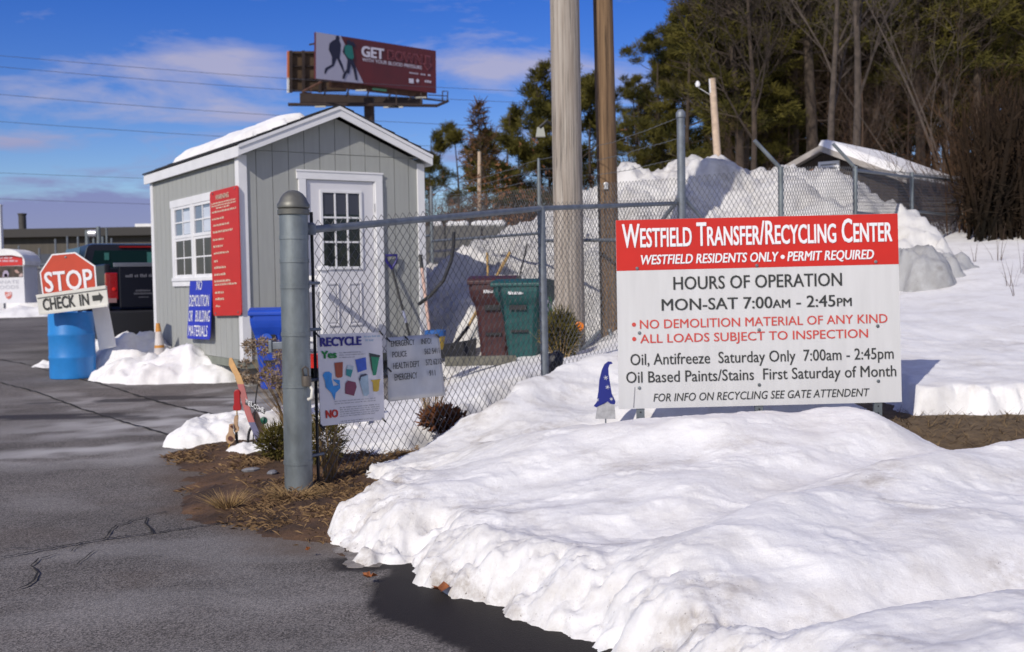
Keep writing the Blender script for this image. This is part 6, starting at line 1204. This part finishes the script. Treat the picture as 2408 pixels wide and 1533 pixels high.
def plant(proto, px, Y, H0, label, group=None, top=None, base=None, rz=None, sc=None, cat='tree', wide=1.0):
    x = P(px, 600, Y).x; zb = float(ground_z(x, Y)) if base is None else base
    s = ((P(px, top, Y).z - zb) / H0) if top is not None else (sc or 1)
    o = proto if proto.name not in USED else copy_tree(proto, KIDS[proto.name]); USED.add(proto.name)
    o.location = (x, Y, zb - .1); o.rotation_euler = (0, 0, rnd.uniform(0, 6.28) if rz is None else rz); o.scale = (s * wide, s * wide, s); tag(o, label, cat)
    if group: o['group'] = group
    elif 'group' in o: del o['group']
    return o
p1_, p2_, p3_, p4_, p5_, p6_, p7_, p8_ = PINES
# group left of the poles
plant(p5_, 1352, 62, 9, 'tall open pine rising just left of the pale utility pole', top=140, rz=.5, wide=.95)
plant(p6_, 1262, 63, 9, 'dark rounded pine with bare sky gaps left of the pale pole', top=192, rz=2.1)
plant(p5_, 1205, 65, 9, 'dark pine between the leaning brown spruce and the pale pole', top=262, rz=4)
plant(p5_, 1072, 66, 9, 'small dark pine right of the shed roof with a pointed top', top=306, rz=1)
plant(p5_, 1018, 68, 9, 'small dark pine touching the right end of the shed roof', top=322, rz=3, wide=.8)
bs = plant(BROWN, 1150, 60, 11, 'brown dying spruce with a feathery leaning top right of the shed', top=238, rz=0); bs.rotation_euler = (0, R(-3), 0)
plant(p6_, 1400, 60, 9, 'dark pine between the two utility poles', top=205, rz=5)
plant(p6_, 1310, 58, 9, 'low bushy pine behind the fence left of the pale pole', top=300, rz=5.5, wide=1.3)
plant(p6_, 1225, 58, 9, 'low dark pine behind the barbed wire', top=345, rz=.9, wide=1.3)
# the big dense pines right of the brown pole
for i, (pr, H0, px, Y, top, lab) in enumerate(((p7_, 15, 1500, 50, 185, 'dense green pine at the left edge of the wood beside the brown pole'), (p8_, 15, 1555, 48, 95, 'dense green pine second from the left edge of the wood'), (p8_, 15, 1625, 46, -20, 'tall dense green pine rising above the thin bright pole in the wood'), (p7_, 15, 1715, 45, -110, 'very tall dense pine right of the thin bright pole'), (p7_, 15, 1480, 53, 290, 'low green pine peeping out right of the brown pole'), (p2_, 16, 1800, 46, -160, 'tall pine with a bare lower trunk left of the pale birch stems'), (p8_, 15, 1660, 49, -60, 'dense pine crown filling in behind the thin bright pole'), (p7_, 15, 1545, 53, 150, 'shaded pine behind the second dense pine'), (p8_, 15, 1780, 50, -120, 'dense pine standing behind the very tall dense pine'), (p1_, 15, 1590, 54, 40, 'dark pine filling the gap behind the dense green pines'))):
    plant(pr, px, Y, H0, lab, top=top, rz=i * 1.3)
g_ = 'tall pines of the wood behind the hut'; lab = 'tall dark pine with a long bare trunk in the wood behind the hut'
r = random.Random(5)
for i in range(44):
    px = 1690 + 780 * ((i * .618034) % 1) ; Y = 42 + 30 * r.random(); plant(r.choice((p3_, p4_, p3_, p4_, p2_)), px, Y, 17, lab, g_, sc=r.uniform(.85, 1.25), rz=r.uniform(0, 6.28))
gb = 'bare trees of the wood'; lb = 'leafless brown tree among the pines of the wood'
for i in range(10):
    px = 1500 + 950 * ((i * .7548) % 1); plant(BARE[0] if i % 2 else BARE[2], px, 38 + 18 * r.random(), 14 if i % 2 else 8, lb, gb, sc=r.uniform(.7, 1.1))
plant(BARE[1], 2010, 36, 15, 'pale bare birch trunk standing above the hut roof', sc=1.1, rz=1); plant(BARE[1], 1962, 37, 15, 'thinner pale birch trunk just left of the tall birch', sc=1.0, rz=3)
for i, (px, ln, lab_) in enumerate(((2300, (-.42, 0), 'bare grey tree leaning left over the hut roof'), (2285, (-.30, .1), 'second bare tree leaning left just beside the first'), (2240, (-.62, 0), 'low bare tree leaning far left above the hut'))):
    tb = make_bare(30 + i, 9.5 - 2.5 * (i == 2), BARKL, .5, 7, 'leaning_bare_tree', ln, .07 - .018 * i, 3); KIDS[tb.name] = children(tb); plant(tb, px, 33 + i, 9, lab_, sc=1, rz=0)
# thin poles standing among the trees
for px, top, bot, Y, w_, lab_ in ((1684, 185, 480, 34, .105, 'thin bright pole with a white cap standing before the dense pines'), (1127, 357, 470, 55, .09, 'thin pale post standing before the brown brush right of the shed')):
    a, b = P(px + (10 if px > 1500 else 0), bot, Y), P(px - (10 if px > 1500 else 0), top, Y); t = thing('thin_pole', lab_, 'pole', (a.x, Y, a.z - 2)); b_ = MB(); b_.path([a - (b - a) * .4, b], [w_ * 1.3, w_], 10); b_.build('shaft', mat('bleached pole wood', (.50, .38, .28), .8, .2, 5), t, smooth=60)
    if px > 1500: b_ = MB(); b_.path([P(1673, 186, Y), P(1675, 218, Y)], .095, 10); b_.build('white_cap', WHITE, t, smooth=60); b_ = MB(); b_.lathe([(.06, -.08), (.08, 0), (.04, .09), (0, .10)], P(1640, 198, Y), 12, cap=False); b_.path([P(1640, 205, Y), P(1674, 226, Y)], .009, 5); b_.build('lamp_head', WHITE, t, smooth=50)
TWB = mat('sunlit brown twigs', (.085, .052, .032), .9, .3, 2)
FINE = [make_bare(41, 9, TWB, .65, 13, r0_=.05), make_bare(42, 11, TWB, .55, 14, r0_=.055)]
KIDS.update({o.name: children(o) for o in FINE})
for i in range(9):
    plant(FINE[i % 2], 1700 + 740 * ((i * .618034 + .11) % 1), 36 + 14 * r.random(), 10, 'thin brown leafless tree with fine twigs at the edge of the wood', 'thin leafless trees at the edge of the wood', sc=r.uniform(.6, 1.15), rz=r.uniform(0, 6.28))
for i in range(5): plant(FINE[i % 2], 1110 + 62 * i, 56 + 2 * i, 10, 'thin brown leafless tree among the dark pines right of the shed', 'thin leafless trees right of the shed', sc=r.uniform(.55, .85), rz=r.uniform(0, 6.28))
for i in range(5):
    px = 1760 + 300 * ((i * .618034 + .3) % 1); plant(r.choice((p7_, p8_, p1_)), px, 47 + 16 * r.random(), 15, 'olive green pine with a full crown in the wood behind the hut', 'full crowned pines of the wood behind the hut', sc=r.uniform(.9, 1.25), rz=r.uniform(0, 6.28))
# undergrowth
b_ = MB(); r = random.Random(77)
def brush(n, px0, px1, y0, y1, h0, h1, w_):
    for _ in range(n):
        Y = r.uniform(y0, y1); px = r.uniform(px0, px1); x = P(px, 600, Y).x; z = float(ground_z(x, Y)) + (.55 if Y < 26 else .1); h = r.uniform(h0, h1) * (.75 + .5 * math.sin(px * .021) * math.sin(px * .0077 + 1)); a = r.uniform(0, 6.28); l = r.uniform(.1, 1.0) * h; s = Vector((r.gauss(0, 1), r.gauss(0, .3), 0)).normalized() * w_ * r.uniform(.4, 1.1)
        d = Vector((math.cos(a) * l, math.sin(a) * l, h)); p = Vector((x, Y, z)); mid = p + d * .5 + Vector((r.gauss(0, .1), 0, .1 * h)); b_.add([p - s, p + s, mid + s * .7, p + d, mid - s * .7], [(0, 1, 2, 3, 4)])
        for _k in range(7):
            q = p + d * r.uniform(.25, .95); e = Vector((r.gauss(0, .45), r.gauss(0, .45), r.uniform(.05, .7))) * h * .25; b_.add([q - s * .5, q + s * .5, q + e], [(0, 1, 2)])
brush(3200, 980, 1560, 50, 60, 2.0, 5.6, .030); brush(3600, 1480, 2500, 38, 52, 1.0, 3.6, .020); brush(2200, 2190, 2480, 25, 34, 1.2, 3.6, .016); brush(2000, 1750, 2480, 33, 40, 1.0, 3.4, .016); brush(900, 980, 1500, 60, 70, 2.5, 6, .05); brush(1500, 2220, 2520, 19, 25, 1.5, 3.6, .010)
tag(b_.build('undergrowth', BRUSHM), kind='stuff')
b_ = MB()
for _ in range(2400):
    px = r.choice((r.gauss(1170, 40), r.gauss(1240, 60), r.gauss(2000, 200), r.gauss(2200, 150), r.gauss(1120, 60), r.uniform(1000, 2450))); Y = r.uniform(46, 58); x = P(px, 600, Y).x; z = float(ground_z(x, Y)) + abs(r.gauss(0, 1)) * 2.2 + .4; leaves(b_, (x, Y, z), .18, .18, .14, 4, .16, .06, 0, r.random())
tag(b_.build('dead_beech_leaves', mat('dead beech leaves', (.11, .045, .018), .9, col2=(.26, .115, .045), vscale=.4)), kind='stuff')
b_ = MB()
for _ in range(900):                          # dark thicket at the right edge
    px = r.choice((r.uniform(2270, 2520), r.uniform(2340, 2520))); Y = r.uniform(17.5, 23); x = P(px, 600, Y).x; z = float(field_z(np.array(x), np.array(Y))) - .05; h = r.uniform(1.0, 2.9); s = Vector((r.uniform(.012, .035), .01, 0)); d = Vector((r.gauss(0, .3), r.gauss(0, .3), h)); p = Vector((x, Y, z)); b_.add([p - s, p + s, p + d * .6 + s, p + d, p + d * .6 - s], [(0, 1, 2, 3, 4)]); leaves(b_, (x + d.x * .5, Y + d.y * .5, z + h * .5), .30, .30, h * .45, 14, .22, .022, .6, r.random())
tag(b_.build('dark_thicket', mat('dark thicket', (.012, .010, .007), .95, col2=(.045, .028, .018), vscale=.8, spec=.1)), kind='stuff')
